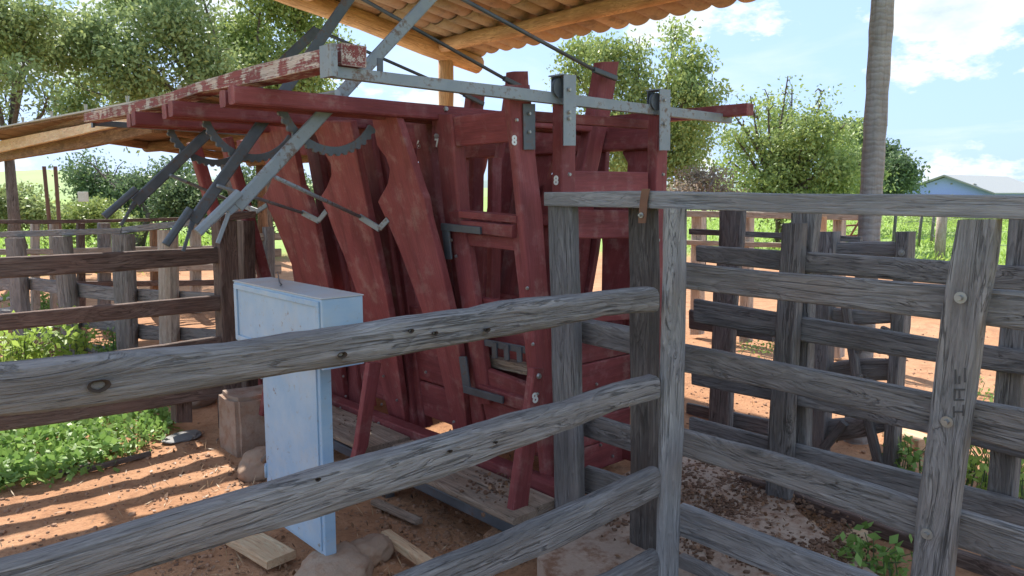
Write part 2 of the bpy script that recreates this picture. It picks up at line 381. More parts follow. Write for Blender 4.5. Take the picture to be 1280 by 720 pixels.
def tube_data(pts, rad, n=8, sd=0., wob=0.):
    V = []; Fc = []; pts = [Vector(p) for p in pts]
    up0 = Vector((.123, .31, .94))
    for i, p in enumerate(pts):
        d = (pts[min(i + 1, len(pts) - 1)] - pts[max(i - 1, 0)]).normalized()
        a = d.cross(up0)
        if a.length < .05: a = d.cross(Vector((1, 0, 0)))
        a.normalize(); b = d.cross(a)
        for k in range(n):
            th = 2 * math.pi * k / n; r = rad[i]
            if wob: r *= 1 + wob * noise.noise(Vector((math.cos(th) * 1.3 + sd, math.sin(th) * 1.3, i * .7)))
            V.append(p + a * math.cos(th) * r + b * math.sin(th) * r)
    for i in range(len(pts) - 1):
        for k in range(n):
            q0 = i * n + k; q1 = i * n + (k + 1) % n; Fc.append((q0, q1, q1 + n, q0 + n))
    Fc.append(tuple(range(n - 1, -1, -1))); Fc.append(tuple(range((len(pts) - 1) * n, len(pts) * n)))
    return V, Fc
def tube(name, pts, rad, mat, parent, n=10, wob=0., smooth=True):
    pts = [Vector(p) for p in pts]
    if not isinstance(rad, (list, tuple)): rad = [rad] * len(pts)
    SEED[0] += 1
    V, Fc = tube_data(pts, rad, n, SEED[0] * 3.3, wob)
    d = pts[-1] - pts[0]
    M = frame(pts[0], d, Vector((0, 0, 1)) if abs(d.normalized().z) < .9 else Vector((1, 0, 0))); Mi = M.inverted()
    me = mesh_np(name, [Mi @ v for v in V], Fc, mat, smooth)
    return place(bpy.data.objects.new(name, me), M, parent)
def merge(parts):
    V = []; Fc = []
    for v, f in parts:
        b = len(V); V += list(v); Fc += [tuple(i + b for i in q) for q in f]
    return V, Fc
def box_data(c, hx_, hy_, hz_, ax=Vector((1, 0, 0)), ay=Vector((0, 1, 0)), az=Vector((0, 0, 1))):
    c = Vector(c)
    V = [c + ax * (sx * hx_) + ay * (sy * hy_) + az * (sz * hz_) for sx in (-1, 1) for sy in (-1, 1) for sz in (-1, 1)]
    return V, [(0, 1, 3, 2), (4, 6, 7, 5), (0, 4, 5, 1), (2, 3, 7, 6), (0, 2, 6, 4), (1, 5, 7, 3)]
def bevel_mesh(me, w, seg=2):
    bm = bmesh.new(); bm.from_mesh(me); bmesh.ops.recalc_face_normals(bm, faces=bm.faces)
    bmesh.ops.bevel(bm, geom=[e for e in bm.edges], offset=w, segments=seg, profile=.6, affect='EDGES', clamp_overlap=True); bm.to_mesh(me); bm.free()
def raw(name, V, Fc, mat, parent, o=Vector((0, 0, 0)), smooth=False, bevel=0., recalc=True):
    o = Vector(o); me = mesh_np(name, [Vector(v) - o for v in V], Fc, mat, smooth)
    if bevel: bevel_mesh(me, bevel)
    elif recalc:
        bm = bmesh.new(); bm.from_mesh(me); bmesh.ops.recalc_face_normals(bm, faces=bm.faces); bm.to_mesh(me); bm.free()
    return place(bpy.data.objects.new(name, me), Matrix.Translation(o), parent)
def plate(name, outline, tdir, thick, mat, parent, bevel=.004):
    """flat shaped board: outline of world points, thickness along tdir; grain along its longest axis"""
    P = [Vector(p) for p in outline]; td = Vector(tdir).normalized(); n = len(P)
    V = P + [p + td * thick for p in P]
    Fc = [tuple(range(n)), tuple(range(2 * n - 1, n - 1, -1))] + [(i, i + n, (i + 1) % n + n, (i + 1) % n) for i in range(n)]
    c = sum(P, Vector()) / n
    far = max(P, key=lambda p: (p - P[0]).length)
    M = frame(c, far - P[0], td); Mi = M.inverted()
    me = mesh_np(name, [Mi @ v for v in V], Fc, mat)
    bm = bmesh.new(); bm.from_mesh(me); bmesh.ops.recalc_face_normals(bm, faces=bm.faces)
    if bevel: bmesh.ops.bevel(bm, geom=list(bm.edges), offset=bevel, segments=1, affect='EDGES', clamp_overlap=True)
    bm.to_mesh(me); bm.free()
    return place(bpy.data.objects.new(name, me), M, parent)

# ------------------------------------------------------------------ ground
def graded(lo, hi, st, far):
    a = list(np.arange(lo, hi + 1e-6, st)); s = st; x = hi
    while x < far: s *= 1.3; x += s; a.append(x)
    s = st; x = lo; pre = []
    while x > -far: s *= 1.3; x -= s; pre.append(x)
    return pre[::-1] + a
gx = graded(-1.0, 9.0, .07, 700); gy = graded(.5, 9.0, .07, 700)
def ground_z(x, y):
    near = max(0., 1 - max(0, math.hypot(x - 4, y - 4) - 8) / 6)
    z = 0
    if near > 0:
        z += near * (noise.noise(Vector((x * 1.1, y * 1.1, 0))) * .03 + noise.noise(Vector((x * 5, y * 5, 3))) * .012 + noise.noise(Vector((x * 14, y * 14, 7))) * .006)
        d = max(0, 1 - abs(x - 2.5) / .7) * max(0, 1 - max(0, abs(y - 3.2) - .8) / .5)
        z -= .10 * min(1, d * 1.5)
    r = math.hypot(x - 7, y - 4)
    if r > 60: z += (r - 60) * .004
    return z - .01
V = [(x, y, ground_z(x, y)) for y in gy for x in gx]; nx = len(gx)
Fc = [(j * nx + i, j * nx + i + 1, (j + 1) * nx + i + 1, (j + 1) * nx + i) for j in range(len(gy) - 1) for i in range(nx - 1)]
me = mesh_np('ground', V, Fc, SOIL, True)
g = bpy.data.objects.new('ground', me); place(g, Matrix.Identity(4), None); g['kind'] = 'structure'
# distant hills on the left
def hill(name, pd_list, m):
    V = []; Fc = []
    for (px, d, h, w) in pd_list:
        p = hd(px, 240, d); f = Vector((p.x, p.y, 0)).normalized()
        for k in range(7):
            t = k / 6 * 2 - 1
            V.append(Vector((p.x, p.y, 0)) + f * (t * w) + Vector((0, 0, h * (math.cos(t * math.pi / 2) ** 1.3) - 1.0)))
    for i in range(len(pd_list) - 1):
        for k in range(6): a = i * 7 + k; Fc.append((a, a + 1, a + 8, a + 7))
    o = raw(name, V, Fc, m, None, smooth=True); o['kind'] = 'structure'; return o
GRASSM, nt_, b_ = mat_new('pasture_hill'); q = NB(nt_); v = q.coords((1, 1, 1), False)
q.l(q.mix(q.ramp(q.noise(v, .03, 6, .6), [(.35, 0), (.65, 1)]), (.20, .29, .085), (.27, .34, .13)), b_.inputs['Base Color']); b_.inputs['Roughness'].default_value = .95
FARM, nt_, b_ = mat_new('far_woods'); q = NB(nt_); v = q.coords((1, 1, 1), False)
q.l(q.mix(q.ramp(q.noise(v, .02, 6, .6), [(.35, 0), (.65, 1)]), (.16, .22, .20), (.22, .28, .25)), b_.inputs['Base Color']); b_.inputs['Roughness'].default_value = .95
hill('hills', [(-900, 220, 4, 60), (-300, 200, 5, 60), (-50, 180, 7, 60), (60, 180, 8, 60), (200, 190, 6, 60), (600, 230, 4, 60), (1000, 250, 3.6, 60), (1600, 230, 4, 60), (2400, 220, 4, 60)], GRASSM)
hill('far_hills', [(-900, 560, 12, 60), (-50, 540, 14, 60), (80, 540, 15, 60), (400, 560, 13, 60), (900, 580, 10, 60), (1400, 580, 9, 60), (2400, 580, 9, 60)], FARM)

# concrete pad under the alley
pad_px = [(688, 648), (790, 586), (866, 556), (945, 572), (998, 640), (1100, 722), (1240, 830), (900, 900), (760, 800), (672, 700)]
top = [hz(x, y, .07) for x, y in pad_px]
def pad():
    bm = bmesh.new(); vs = [bm.verts.new(p) for p in top]; f = bm.faces.new(vs)
    r = bmesh.ops.extrude_face_region(bm, geom=[f]); 
    for e in r['geom']:
        if isinstance(e, bmesh.types.BMVert): e.co.z -= .25
    bmesh.ops.recalc_face_normals(bm, faces=bm.faces)
    bmesh.ops.triangulate(bm, faces=bm.faces)
    bmesh.ops.subdivide_edges(bm, edges=list(bm.edges), cuts=6, use_grid_fill=True)
    for v_ in bm.verts:
        n_ = noise.noise_vector(v_.co * 3.3); v_.co += Vector((n_.x * .02, n_.y * .02, n_.z * .014 + noise.noise(v_.co * 11) * .006))
    c = sum((v_.co for v_ in bm.verts), Vector()) / len(bm.verts)
    for v_ in bm.verts: v_.co -= c
    me = bpy.data.meshes.new('concrete_pad'); bm.to_mesh(me); bm.free(); me.materials.append(CONC)
    o = place(bpy.data.objects.new('concrete_pad', me), Matrix.Translation(c), None); o['kind'] = 'structure'
pad()

# ------------------------------------------------------------------ shared photo-measured timber makers
XD = Vector((1, 0, 0)); YD = Vector((0, 1, 0)); ZD = Vector((0, 0, 1))
def rail_px(name, st, hit, tdir, thick, mat, parent, **k):
    """st: (px, top, bottom) stations along a rail lying in the plane given by hit; a rail leaving the frame at the right runs on"""
    if st[-1][0] >= 1400:
        (xa, ta, ba), (xb, tb2, bb) = st[-2], st[-1]; k2 = (1850 - xb) / (xb - xa)
        st = list(st) + [(1850, tb2 + (tb2 - ta) * k2, bb + (bb - ba) * k2)]
    return strip(name, [hit(x, t) for x, t, b in st], [hit(x, b) for x, t, b in st], tdir, thick, mat, parent, **k)
def post_px(name, st, hit, tdir, thick, mat, parent, **k):
    """st: (py, left, right) stations down a post"""
    return strip(name, [hit(l, y) for y, l, r in st], [hit(r, y) for y, l, r in st], tdir, thick, mat, parent, **k)
def PX(X): return lambda x, y: hx(x, y, X)
def PY(Y): return lambda x, y: hy(x, y, Y)
def washer(hit_pt, nrm, parent, r=.0185):
    n = Vector(nrm).normalized(); p = Vector(hit_pt)
    v1 = tube_data([p + n * .001, p + n * .005], [r, r], 14); v2 = tube_data([p + n * .005, p + n * .02], [r * .5, r * .42], 6)
    V, Fc = merge([v1, v2]); return raw('bolt', V, Fc, BOLT, parent, p)

# ---- front rail fence (runs along X)
ff = thing('rail_fence', (2.55, 1.8, 0), 'weathered grey rail fence nearest the camera, its thick rails crossing before the blue cabinet', 'fence', 'weathered corral fences')
h18 = PY(1.80)
rail_px('rail', [(-90, 470, 534), (0, 459, 522), (80, 451, 514), (160, 443, 504), (240, 436, 490), (320, 427, 476), (400, 416, 464), (480, 404, 451), (560, 393, 436), (600, 388, 429), (640, 378, 421), (700, 371, 408), (760, 366, 396), (826, 360, 390)], h18, YD, .085, GREY, ff, wob=.007, step=.05, rnd=.27)
rail_px('rail', [(-90, 742, 800), (0, 711, 768), (80, 690, 746), (160, 665, 724), (240, 640, 699), (320, 616, 671), (400, 592, 650), (480, 571, 623), (560, 550, 600), (640, 525, 567), (720, 502, 537), (780, 482, 512), (826, 470, 500)], h18, YD, .08, GREY, ff, wob=.006, step=.05, rnd=.24)
rail_px('rail', [(330, 802, 862), (420, 765, 820), (520, 719, 768), (560, 702, 748), (640, 670, 713), (700, 645, 689), (760, 617, 657), (826, 586, 623)], h18, YD, .07, GREY, ff, wob=.006, step=.05, rnd=.2)
rail_px('rail', [(560, 816, 860), (700, 752, 790), (775, 718, 757), (826, 690, 730)], h18, YD, .07, GREY, ff, wob=.005, step=.06, rnd=.2)
post_px('post', [(261, 838, 861), (360, 837, 861), (540, 832, 857), (720, 828, 851), (790, 825, 847)], PY(1.78), YD, .045, PALEG, ff, wob=.004, step=.07)
DARKW = flat_mat('dark_knot', (.05, .032, .022), .9); CARVE = flat_mat('carved_groove', (.085, .08, .078), .9)
for (x, y, r) in ((425, 443, 7), (511, 413, 5), (541, 416, 5), (606, 412, 6), (122, 481, 11), (395, 598, 4), (560, 563, 4), (617, 552, 3.5)):
    c_ = hy(x, y, 1.802); k = r / F_ * 1.15; V = []; Fc = []
    for ring, (rr, dy) in enumerate(((1.9, .001), (1.35, -.005), (.95, -.003), (.8, .004), (0.25, .008))):
        for i in range(12):
            th = i * math.pi / 6; V.append(c_ + Vector((math.cos(th) * k * rr * 1.35, dy, math.sin(th) * k * rr * (.8 + .1 * math.sin(th * 3)))))
    for ring in range(1, 4):
        for i in range(12): a_ = ring * 12 + i; b_ = ring * 12 + (i + 1) % 12; Fc.append((a_, b_, b_ + 12, a_ + 12))
    Fc.append(tuple(range(48, 60)))
    V = [v + Vector((0, -.008, 0)) for v in V]
    raw('knot', V, Fc, DARKW, ff, c_, smooth=True)
# left end post of this fence stands outside the frame
beam('post', (.02, 1.86, 0), (.02, 1.86, 1.62), .13, .12, XD, GREY, ff, wob=.004)

# ---- gate-side fence R1 (runs along Y at x = 2.65)
f1 = thing('alley_fence', (2.66, 1.4, 0), 'grey board fence at the right with a thick bolted post before its boards', 'fence', 'weathered corral fences')
h265 = PX(2.66)
rail_px('top_rail', [(680, 240, 257), (800, 239, 260.5), (960, 242, 265), (1120, 243, 270), (1280, 244.5, 274.5), (1420, 246, 281)], PX(2.60), XD, .13, PALEG, f1, wob=.0025, step=.12, ch=.08)
rail_px('rail', [(852, 328, 361), (960, 340, 374), (1175, 357, 400), (1280, 365, 414), (1420, 377, 436)], h265, XD, .045, GREYD, f1, wob=.003, ch=.1)
rail_px('rail', [(852, 431, 466), (960, 452, 486), (1160, 492, 534), (1280, 513, 567), (1420, 543, 605)], h265, XD, .045, GREYD, f1, wob=.003, ch=.1)
rail_px('rail', [(850, 537, 570), (960, 566, 603), (1145, 626, 672), (1205, 641, 688), (1280, 664, 714), (1420, 710, 765)], h265, XD, .045, GREYD, f1, wob=.003, ch=.1)
rail_px('rail', [(848, 631, 671), (960, 674, 717), (1085, 721, 766), (1250, 790, 840)], h265, XD, .05, GREY, f1, wob=.003, ch=.1)
rail_px('rail', [(848, 694, 735), (960, 745, 790), (1100, 812, 862)], h265, XD, .05, GREYD, f1, wob=.003, ch=.1)
bp = post_px('post', [(274, 1196, 1246), (327, 1186, 1240), (360, 1180, 1233), (400, 1174, 1225), (532, 1160, 1209), (622, 1146, 1196), (720, 1137, 1186), (800, 1126, 1176)], PX(2.60), XD, .075, GREY, f1, wob=.004, step=.06, ch=.1)
for x, y in ((1201, 372), (1184, 527), (1159, 667)): washer(hx(x, y, 2.597), -XD, f1)
tag(bp, 'thick post with three bolted washers')
# branded strokes on that post
mk = []
for (x, y, w, h) in [(1193, 462, 2, 18), (1205, 460, 2, 18), (1193, 486, 13, 2), (1192, 486, 2, 14), (1192, 499, 13, 2), (1191, 508, 2, 14), (1203, 506, 2, 14), (1191, 528 - 14, 13, 2), (1198, 470, 2, 10), (1198, 488, 2, 10)]:
    a_, b_, c_, d_ = hx(x, y, 2.5985), hx(x + w, y, 2.5985), hx(x + w, y + h, 2.5985), hx(x, y + h, 2.5985)
    mk.append(([a_, b_, c_, d_] + [p + XD * .01 for p in (a_, b_, c_, d_)], [(0, 1, 2, 3), (0, 4, 5, 1), (1, 5, 6, 2), (2, 6, 7, 3), (3, 7, 4, 0)]))
V, Fc = merge(mk); raw('carved_mark', V, Fc, CARVE, f1, mk[0][0][0])['kind'] = 'stuff'
post_px('post', [(259, 784, 816), (470, 786, 817), (540, 787, 817), (712, 784, 813)], PX(2.68), XD, .055, BROWNG, f1, wob=.004, ch=.1)
post_px('post', [(257, 683, 714), (360, 686, 717), (540, 690, 721), (665, 692, 724)], PX(2.62), XD, .06, GREY, f1, wob=.004, ch=.1)
for st in ([(722, 400, 428), (790, 414, 444)], [(728, 517, 546), (792, 536, 566)], [(730, 583, 618), (792, 603, 640)]):
    rail_px('rail', st, PX(2.74), XD, .05, GREYD, f1, wob=.003, ch=.1)
rail_px('rail', [(722, 398, 410), (790, 411, 424)], PX(2.80), XD, .05, GREYD, f1, wob=.002, ch=.1)
post_px('strap', [(236, 802, 812), (252, 799.5, 809), (279, 797.5, 806.5)], PX(2.585), XD, .006, RUST, f1, wob=0, ch=.02)
washer(hx(802, 269, 2.584), -XD, f1, .012)

# ---- alley's far side R2 (x = 3.75)
f2 = thing('alley_fence', (3.78, 1.9, 0), 'dark board fence across the alley, directly behind the bolted-post fence', 'fence', 'weathered corral fences')
h375 = PX(3.75)
for st in ([(870, 307, 327), (974, 313, 338), (1160, 325, 354), (1280, 334, 365), (1420, 345, 378)],
           [(867, 374, 403), (996, 396, 427), (1171, 424, 453), (1280, 439, 470), (1420, 462, 495)],
           [(864, 460, 481), (959, 475, 500), (1160, 513, 542), (1280, 543, 575), (1420, 580, 612)],
           [(861, 522, 545), (959, 547, 575), (1152, 595, 625), (1280, 628, 662), (1420, 668, 705)]):
    rail_px('rail', st, h375, XD, .045, GREYD, f2, wob=.003, ch=.1)
rail_px('rail', [(925, 596, 611), (984, 613, 628), (1140, 671, 689), (1280, 718, 742), (1420, 768, 795)], h375, XD, .045, BROWN, f2, wob=.003, ch=.1)
post_px('post', [(279, 977, 1003), (379, 970, 996), (493, 962, 990), (567, 958, 987), (640, 954, 984)], PX(3.68), XD, .07, GREYD, f2, wob=.003, ch=.1)
post_px('post', [(266, 988, 1020), (315, 986, 1014), (440, 992, 1010), (560, 985, 1006), (600, 983, 1004)], PX(3.80), XD, .08, GREYD, f2, wob=.004, ch=.1)
post_px('post', [(250, 1262, 1300), (400, 1250, 1285), (660, 1228, 1262), (760, 1220, 1252)], PX(3.80), XD, .10, GREYD, f2, wob=.003, ch=.1)

# ---- outer fence of the yard R3 (x = 4.75)
f3 = thing('yard_fence', (4.8, 2.4, 0), 'patched fence of short grey planks and slanted struts at the ringed trunk', 'fence', 'weathered corral fences')
h475 = PX(4.75)
for st in ([(861, 286, 293), (927, 289, 296), (1075, 296, 303)], [(861, 387, 411), (965, 405, 428)], [(858, 504, 520), (960, 525, 545)]):
    rail_px('rail', st, PX(4.86), XD, .04, GREYD, f3, wob=.003, ch=.1)
post_px('post', [(263, 898, 929), (307, 897, 927), (368, 890, 920), (428, 888, 916), (530, 884, 912), (548, 883, 911)], h475, XD, .06, GREYD, f3, wob=.004, ch=.1)
post_px('post', [(290, 1019, 1042), (440, 1017, 1034), (580, 1012, 1029)], h475, XD, .11, GREY, f3, wob=.004, ch=.1)
post_px('post', [(290, 1119, 1136), (412, 1112, 1129), (447, 1110, 1124), (592, 1102, 1116)], h475, XD, .12, GREYD, f3, wob=.003, ch=.1)
for st in ([(1040, 304, 318), (1080, 302, 320), (1122, 303, 322)], [(1034, 385, 402), (1075, 388, 406), (1113, 389, 404)], [(1030, 455, 473), (1070, 449, 478), (1112, 449, 476)], [(1024, 526, 556), (1085, 520, 546), (1105, 519, 540)]):
    rail_px('plank', st, PX(4.80), XD, .05, GREY, f3, wob=.006, ch=.2)
for (a, b) in (((1056, 372), (1072, 478)), ((1084, 520), (1100, 585)), ((1080, 412), (1070, 440)), ((1096, 440), (1108, 410)), ((1030, 560), (1056, 528))):
    beam('strut', hx(*a, 4.745), hx(*b, 4.745), .055, .045, YD, GREYD, f3, wob=.002)
washer(hx(1127, 316, 4.745), -XD, f3, .02); washer(hx(1076, 470, 4.71), -XD, f3, .014)

# ---- pale fence farther right
f4 = thing('pasture_fence', (7.5, 5, 0), 'pale sunlit rail fence along the pasture edge behind the right corral', 'fence', 'weathered corral fences')
h75 = PX(7.5)
rail_px('rail', [(846, 263, 271), (960, 265, 273), (1076, 268, 276), (1300, 270, 279)][:3], h75, XD, .05, PALEW, f4, wob=.004, ch=.1)
rail_px('rail', [(846, 300, 306), (960, 303, 309), (1076, 308, 314)], h75, XD, .05, PALEW, f4, wob=.004, ch=.1)
rail_px('rail', [(846, 352, 358), (960, 358, 364)], h75, XD, .05, PALEW, f4, wob=.004, ch=.1)
for (x0, x1) in ((863, 876), (925, 937), (1040, 1052)):
    d0 = hx(x0, 300, 7.55); yb = 240 + CAMZ * F_ / ((d0 - C0).dot(Vector((FX, FY, 0)))) * .985
    post_px('post', [(270, x0, x1), (yb, x0 - 2, x1 - 2)], PX(7.55), XD, .12, PALEW, f4, wob=.005)
post_px('board', [(271, 1018, 1033), (300, 1017, 1032)], PX(7.46), XD, .03, RAWM, f4, wob=.002)
gt = thing('rusty_gate', hz(1060, 330, 0), 'rusty tube gate with crossed bars behind the ringed trunk', 'gate')
gp = [(1043, 272), (1077, 272), (1076, 325), (1042, 325)]
for i in range(4): tube('bar', [hx(*gp[i], 9.0), hx(*gp[(i + 1) % 4], 9.0)], .016, RUST, gt, 8)
for a, b in (((1043, 283), (1077, 281)), ((1043, 296), (1077, 294)), ((1043, 310), (1076, 308)), ((1044, 273), (1060, 300)), ((1076, 273), (1060, 300))): tube('bar', [hx(*a, 9.02), hx(*b, 9.02)], .012, RUST, gt, 6)

# wire fences across the pasture
wf = thing('wire_fence', hz(1176, 330, 0), 'wire fence with thin leaning posts crossing the bright green pasture', 'fence')
wp = []
for x, yb, w in ((1116, 312, .05), (1148, 308, .05), (1164, 309, .05), (1174, 326, .13), (1290, 322, .1), (1420, 322, .1)):
    p = hz(x, yb, 0); p.z = ground_z(p.x, p.y); wp.append(p)
    tube('post', [p, p + Vector((random.uniform(-.05, .05), random.uniform(-.05, .05), 1.25 if w < .1 else 1.42))], [w, w * .9], PALEW if w > .1 else GREYD, wf, 8, .2)
for h in (.35, .7, 1.05): tube('wire', [wp[3] + ZD * h, wp[4] + ZD * h, wp[5] + ZD * h], .006, STEELD, wf, 5)
for h in (.4, .8, 1.1): tube('wire', [wp[0] + ZD * h, wp[1] + ZD * h, wp[2] + ZD * h, wp[3] + ZD * (h + .1)], .006, STEELD, wf, 5)

# ---- left fence L1 (along X at y = 5.5)
fl = thing('rail_fence', (1.7, 5.5, 0), 'dark brown rail fence at the left ending at a thick square post', 'fence', 'weathered corral fences')
Y1 = 5.27; h55 = PY(Y1)
rail_px('rail', [(-90, 327, 354), (0, 322, 348), (87, 318, 343), (150, 315, 340), (276, 309, 329)], h55, YD, .05, BROWN, fl, wob=.004, ch=.1)
rail_px('rail', [(-90, 400, 423), (0, 393, 414), (140, 381, 401), (277, 369, 388)], h55, YD, .05, BROWN, fl, wob=.004, ch=.1)
rail_px('rail', [(-90, 474, 500), (0, 458, 484), (143, 440, 463), (280, 420, 440)], h55, YD, .05, BROWN, fl, wob=.004, ch=.1)
rail_px('rail', [(-90, 532, 556), (0, 517, 540), (140, 499, 520), (283, 476, 496)], h55, YD, .05, BROWN, fl, wob=.004, ch=.1)
post_px('post', [(276, 273, 297), (430, 279, 301), (540, 282, 304)], PY(Y1 - .03), YD, .14, BROWN, fl, wob=.003, ch=.08)
post_px('post', [(484, 219, 240), (528, 220, 241)], PY(Y1 + .05), YD, .11, BROWN, fl, wob=.003, ch=.08)
rail_px('cap', [(276, 268, 277), (320, 264, 272)], PY(Y1 - .04), YD, .18, BROWN, fl, wob=.002, ch=.08)
post_px('post', [(276, 304, 319), (420, 307, 322), (520, 308, 324)], PY(Y1 + .3), YD, .12, BROWN, fl, wob=.004, ch=.08)
post_px('post', [(300, -80, -50), (560, -75, -45)], PY(Y1 + .05), YD, .12, BROWN, fl, wob=.004, ch=.08)

# ---- left grey fence L2 (oblique)
G1 = hd(43, 300, 8.2); G2 = hd(285, 300, 7.0); dL = Vector((G2.x - G1.x, G2.y - G1.y, 0)).normalized(); NL = Vector((dL.y, -dL.x, 0))
if NL.dot(Vector((FX, FY, 0))) < 0: NL = -NL
hl2 = lambda x, y: hp(x, y, G1, NL)
fl2 = thing('rail_fence', (G1.x, G1.y, 0), 'pale grey fence with stout round posts just behind the dark brown rails', 'fence', 'weathered corral fences')
for st in ([(-60, 294, 301), (0, 290, 297), (77, 287, 295), (151, 285, 292)], [(152, 284, 292), (213, 277, 285), (272, 271, 279)],
           [(-40, 346, 362), (43, 348, 363), (100, 355, 372), (153, 361, 377), (276, 367, 376)],
           [(-40, 385, 400), (40, 390, 404), (107, 398, 409), (157, 403, 418), (177, 407, 425), (278, 413, 426)],
           [(20, 400, 412), (93, 427, 437), (143, 437, 447), (240, 445, 458)]):
    rail_px('rail', st, hl2, NL, .05, GREY, fl2, wob=.004, ch=.1)
def base_y(x, hit):
    p = hit(x, 300); return 240 + CAMZ * F_ / ((p - C0).dot(Vector((FX, FY, 0)))) * .99
for (t, l, r, l2, r2, m) in ((295, 77, 94, 91, 109, GREYD), (292, 150, 173, 158, 178, GREYD), (287, 208, 227, 211, 229, PALEW), (297, 18, 36, 30, 46, GREY), (288, -40, -22, -30, -10, GREY)):
    yb = base_y((l + r) / 2, hl2) + 4
    post_px('post', [(t, l, r), (yb, l2, r2)], hl2, -NL, .14, m, fl2, wob=.006, rnd=.32)
# ---- farther left corral fence
fl3 = thing('rail_fence', hz(150, 395, 0), 'sunlit fence of mixed posts and rails farthest back in the left pens', 'fence', 'weathered corral fences')
hl3 = PY(10.8)
for st in ([(-60, 274, 279), (60, 275, 280), (140, 274, 278), (255, 271, 275)], [(-40, 312, 319), (100, 310, 318), (272, 307, 315)], [(-40, 336, 344), (100, 334, 342), (272, 330, 338)], [(90, 352, 359), (272, 350, 357)]):
    rail_px('rail', st, hl3, YD, .05, BROWN if st[0][1] in (274, 352) else PALEW, fl3, wob=.004)
for (x0, x1, m) in ((-15, -5, PALEW), (40, 50, PALEW), (64, 74, PALEW), (98, 107, BROWN), (124, 139, GREY), (190, 199, RAFTER), (240, 252, PALEW)):
    post_px('post', [(279, x0, x1), (base_y(x0, hl3), x0 + 1, x1 + 1)], PY(10.9), YD, .13, m, fl3, wob=.006)
for st in ([(316, 292, 301), (352, 291, 300)], [(316, 312, 322), (352, 311, 321)], [(316, 332, 343), (352, 331, 342)], [(316, 355, 368), (352, 353, 366)]): rail_px('rail', st, PY(8.2), YD, .05, PALEW, fl3, wob=.004)
post_px('post', [(284, 333, 344), (430, 335, 346)], PY(8.14), YD, .12, GREY, fl3, wob=.004)
tr = thing('plank_ramp', hz(20, 395, 0), 'pale wooden plank ramp lying beyond the far left rails', 'ramp')
for k in range(4):
    beam('plank', hz(-30 + k * 3, 392 - k * 13, .15 + k * .1), hz(30 - k * 2, 384 - k * 14, .15 + k * .1), .22, .04, YD, PALEW, tr, wob=.004)

# ------------------------------------------------------------------ blue control cabinet
cab = thing('control_cabinet', (1.58, 3.2, 0), 'light blue steel cabinet with a wide dusty head box on a pedestal', 'cabinet')
def bbox(name, x0, x1, y0, y1, z0, z1, mat, parent, bev=.004):
    c = Vector(((x0 + x1) / 2, (y0 + y1) / 2, (z0 + z1) / 2))
    V, Fc = box_data(c, (x1 - x0) / 2, (y1 - y0) / 2, (z1 - z0) / 2)
    return raw(name, V, Fc, mat, parent, c, bevel=bev)
ped = bbox('pedestal', 1.545, 1.60, 2.92, 3.50, .09, .995, BLUE, cab)
bbox('door_panel', 1.538, 1.545, 2.945, 3.48, .11, .97, BLUE, ped, .002)
head = bbox('head_box', 1.50, 1.695, 2.80, 3.69, .965, 1.262, BLUE, cab, .006)
bbox('dusty_top', 1.497, 1.698, 2.797, 3.693, 1.262, 1.268, DUST, cab, .002)
for (y0, y1, z0, z1) in ((2.815, 3.675, 1.228, 1.252), (2.815, 3.675, .975, .999), (2.815, 2.845, .999, 1.228), (3.645, 3.675, .999, 1.228)):
    bbox('frame', 1.492, 1.4995, y0, y1, z0, z1, BLUE, head, .002)
bbox('latch', 1.60, 1.615, 2.79, 2.7995, 1.10, 1.135, BOLT, head, .003)
for z in (.30, .80):
    tube('hinge', [(1.536, 3.484, z), (1.536, 3.484, z + .07)], .008, BLUE, cab, 8)
for (y, z) in ((2.96, .135), (2.96, .945), (3.46, .135), (3.46, .945)): 
    V, Fc = tube_data([Vector((1.5385, y, z)), Vector((1.5345, y, z))], [.008, .006], 8); raw('screw', V, Fc, BOLT, cab, (1.538, y, z))
tube('pipe', [(1.63, 3.72, .30), (1.63, 3.55, .42), (1.64, 3.5, .60), (1.64, 3.5, .97)], .018, STEELD, cab, 8)
tube('wire', [hz(350, 357, 1.27), hz(352, 356, 1.30), hz(349, 352, 1.272), hz(347, 340, 1.272)], .003, STEELD, cab, 5)

# ------------------------------------------------------------------ the squeeze chute
ch = thing('squeeze_chute', (3.1, 4.5, 0), 'red painted wooden cattle chute with steel levers and leaning shaped side panels', 'cattle chute')
N1 = Vector((1, 0, .27)).normalized(); Q1 = Vector((2.83, 0, .20))
N2 = Vector((1, 0, .123)).normalized(); Q2 = Vector((2.80, 0, .19))
N3 = Vector((-1, 0, .25)).normalized(); Q3 = Vector((3.50, 0, .20))
def W1(off=0): return lambda x, y: hp(x, y, Q1 + N1 * off, N1)
def W2(off=0): return lambda x, y: hp(x, y, Q2 + N2 * off, N2)
def W3(off=0): return lambda x, y: hp(x, y, Q3 + N3 * off, N3)
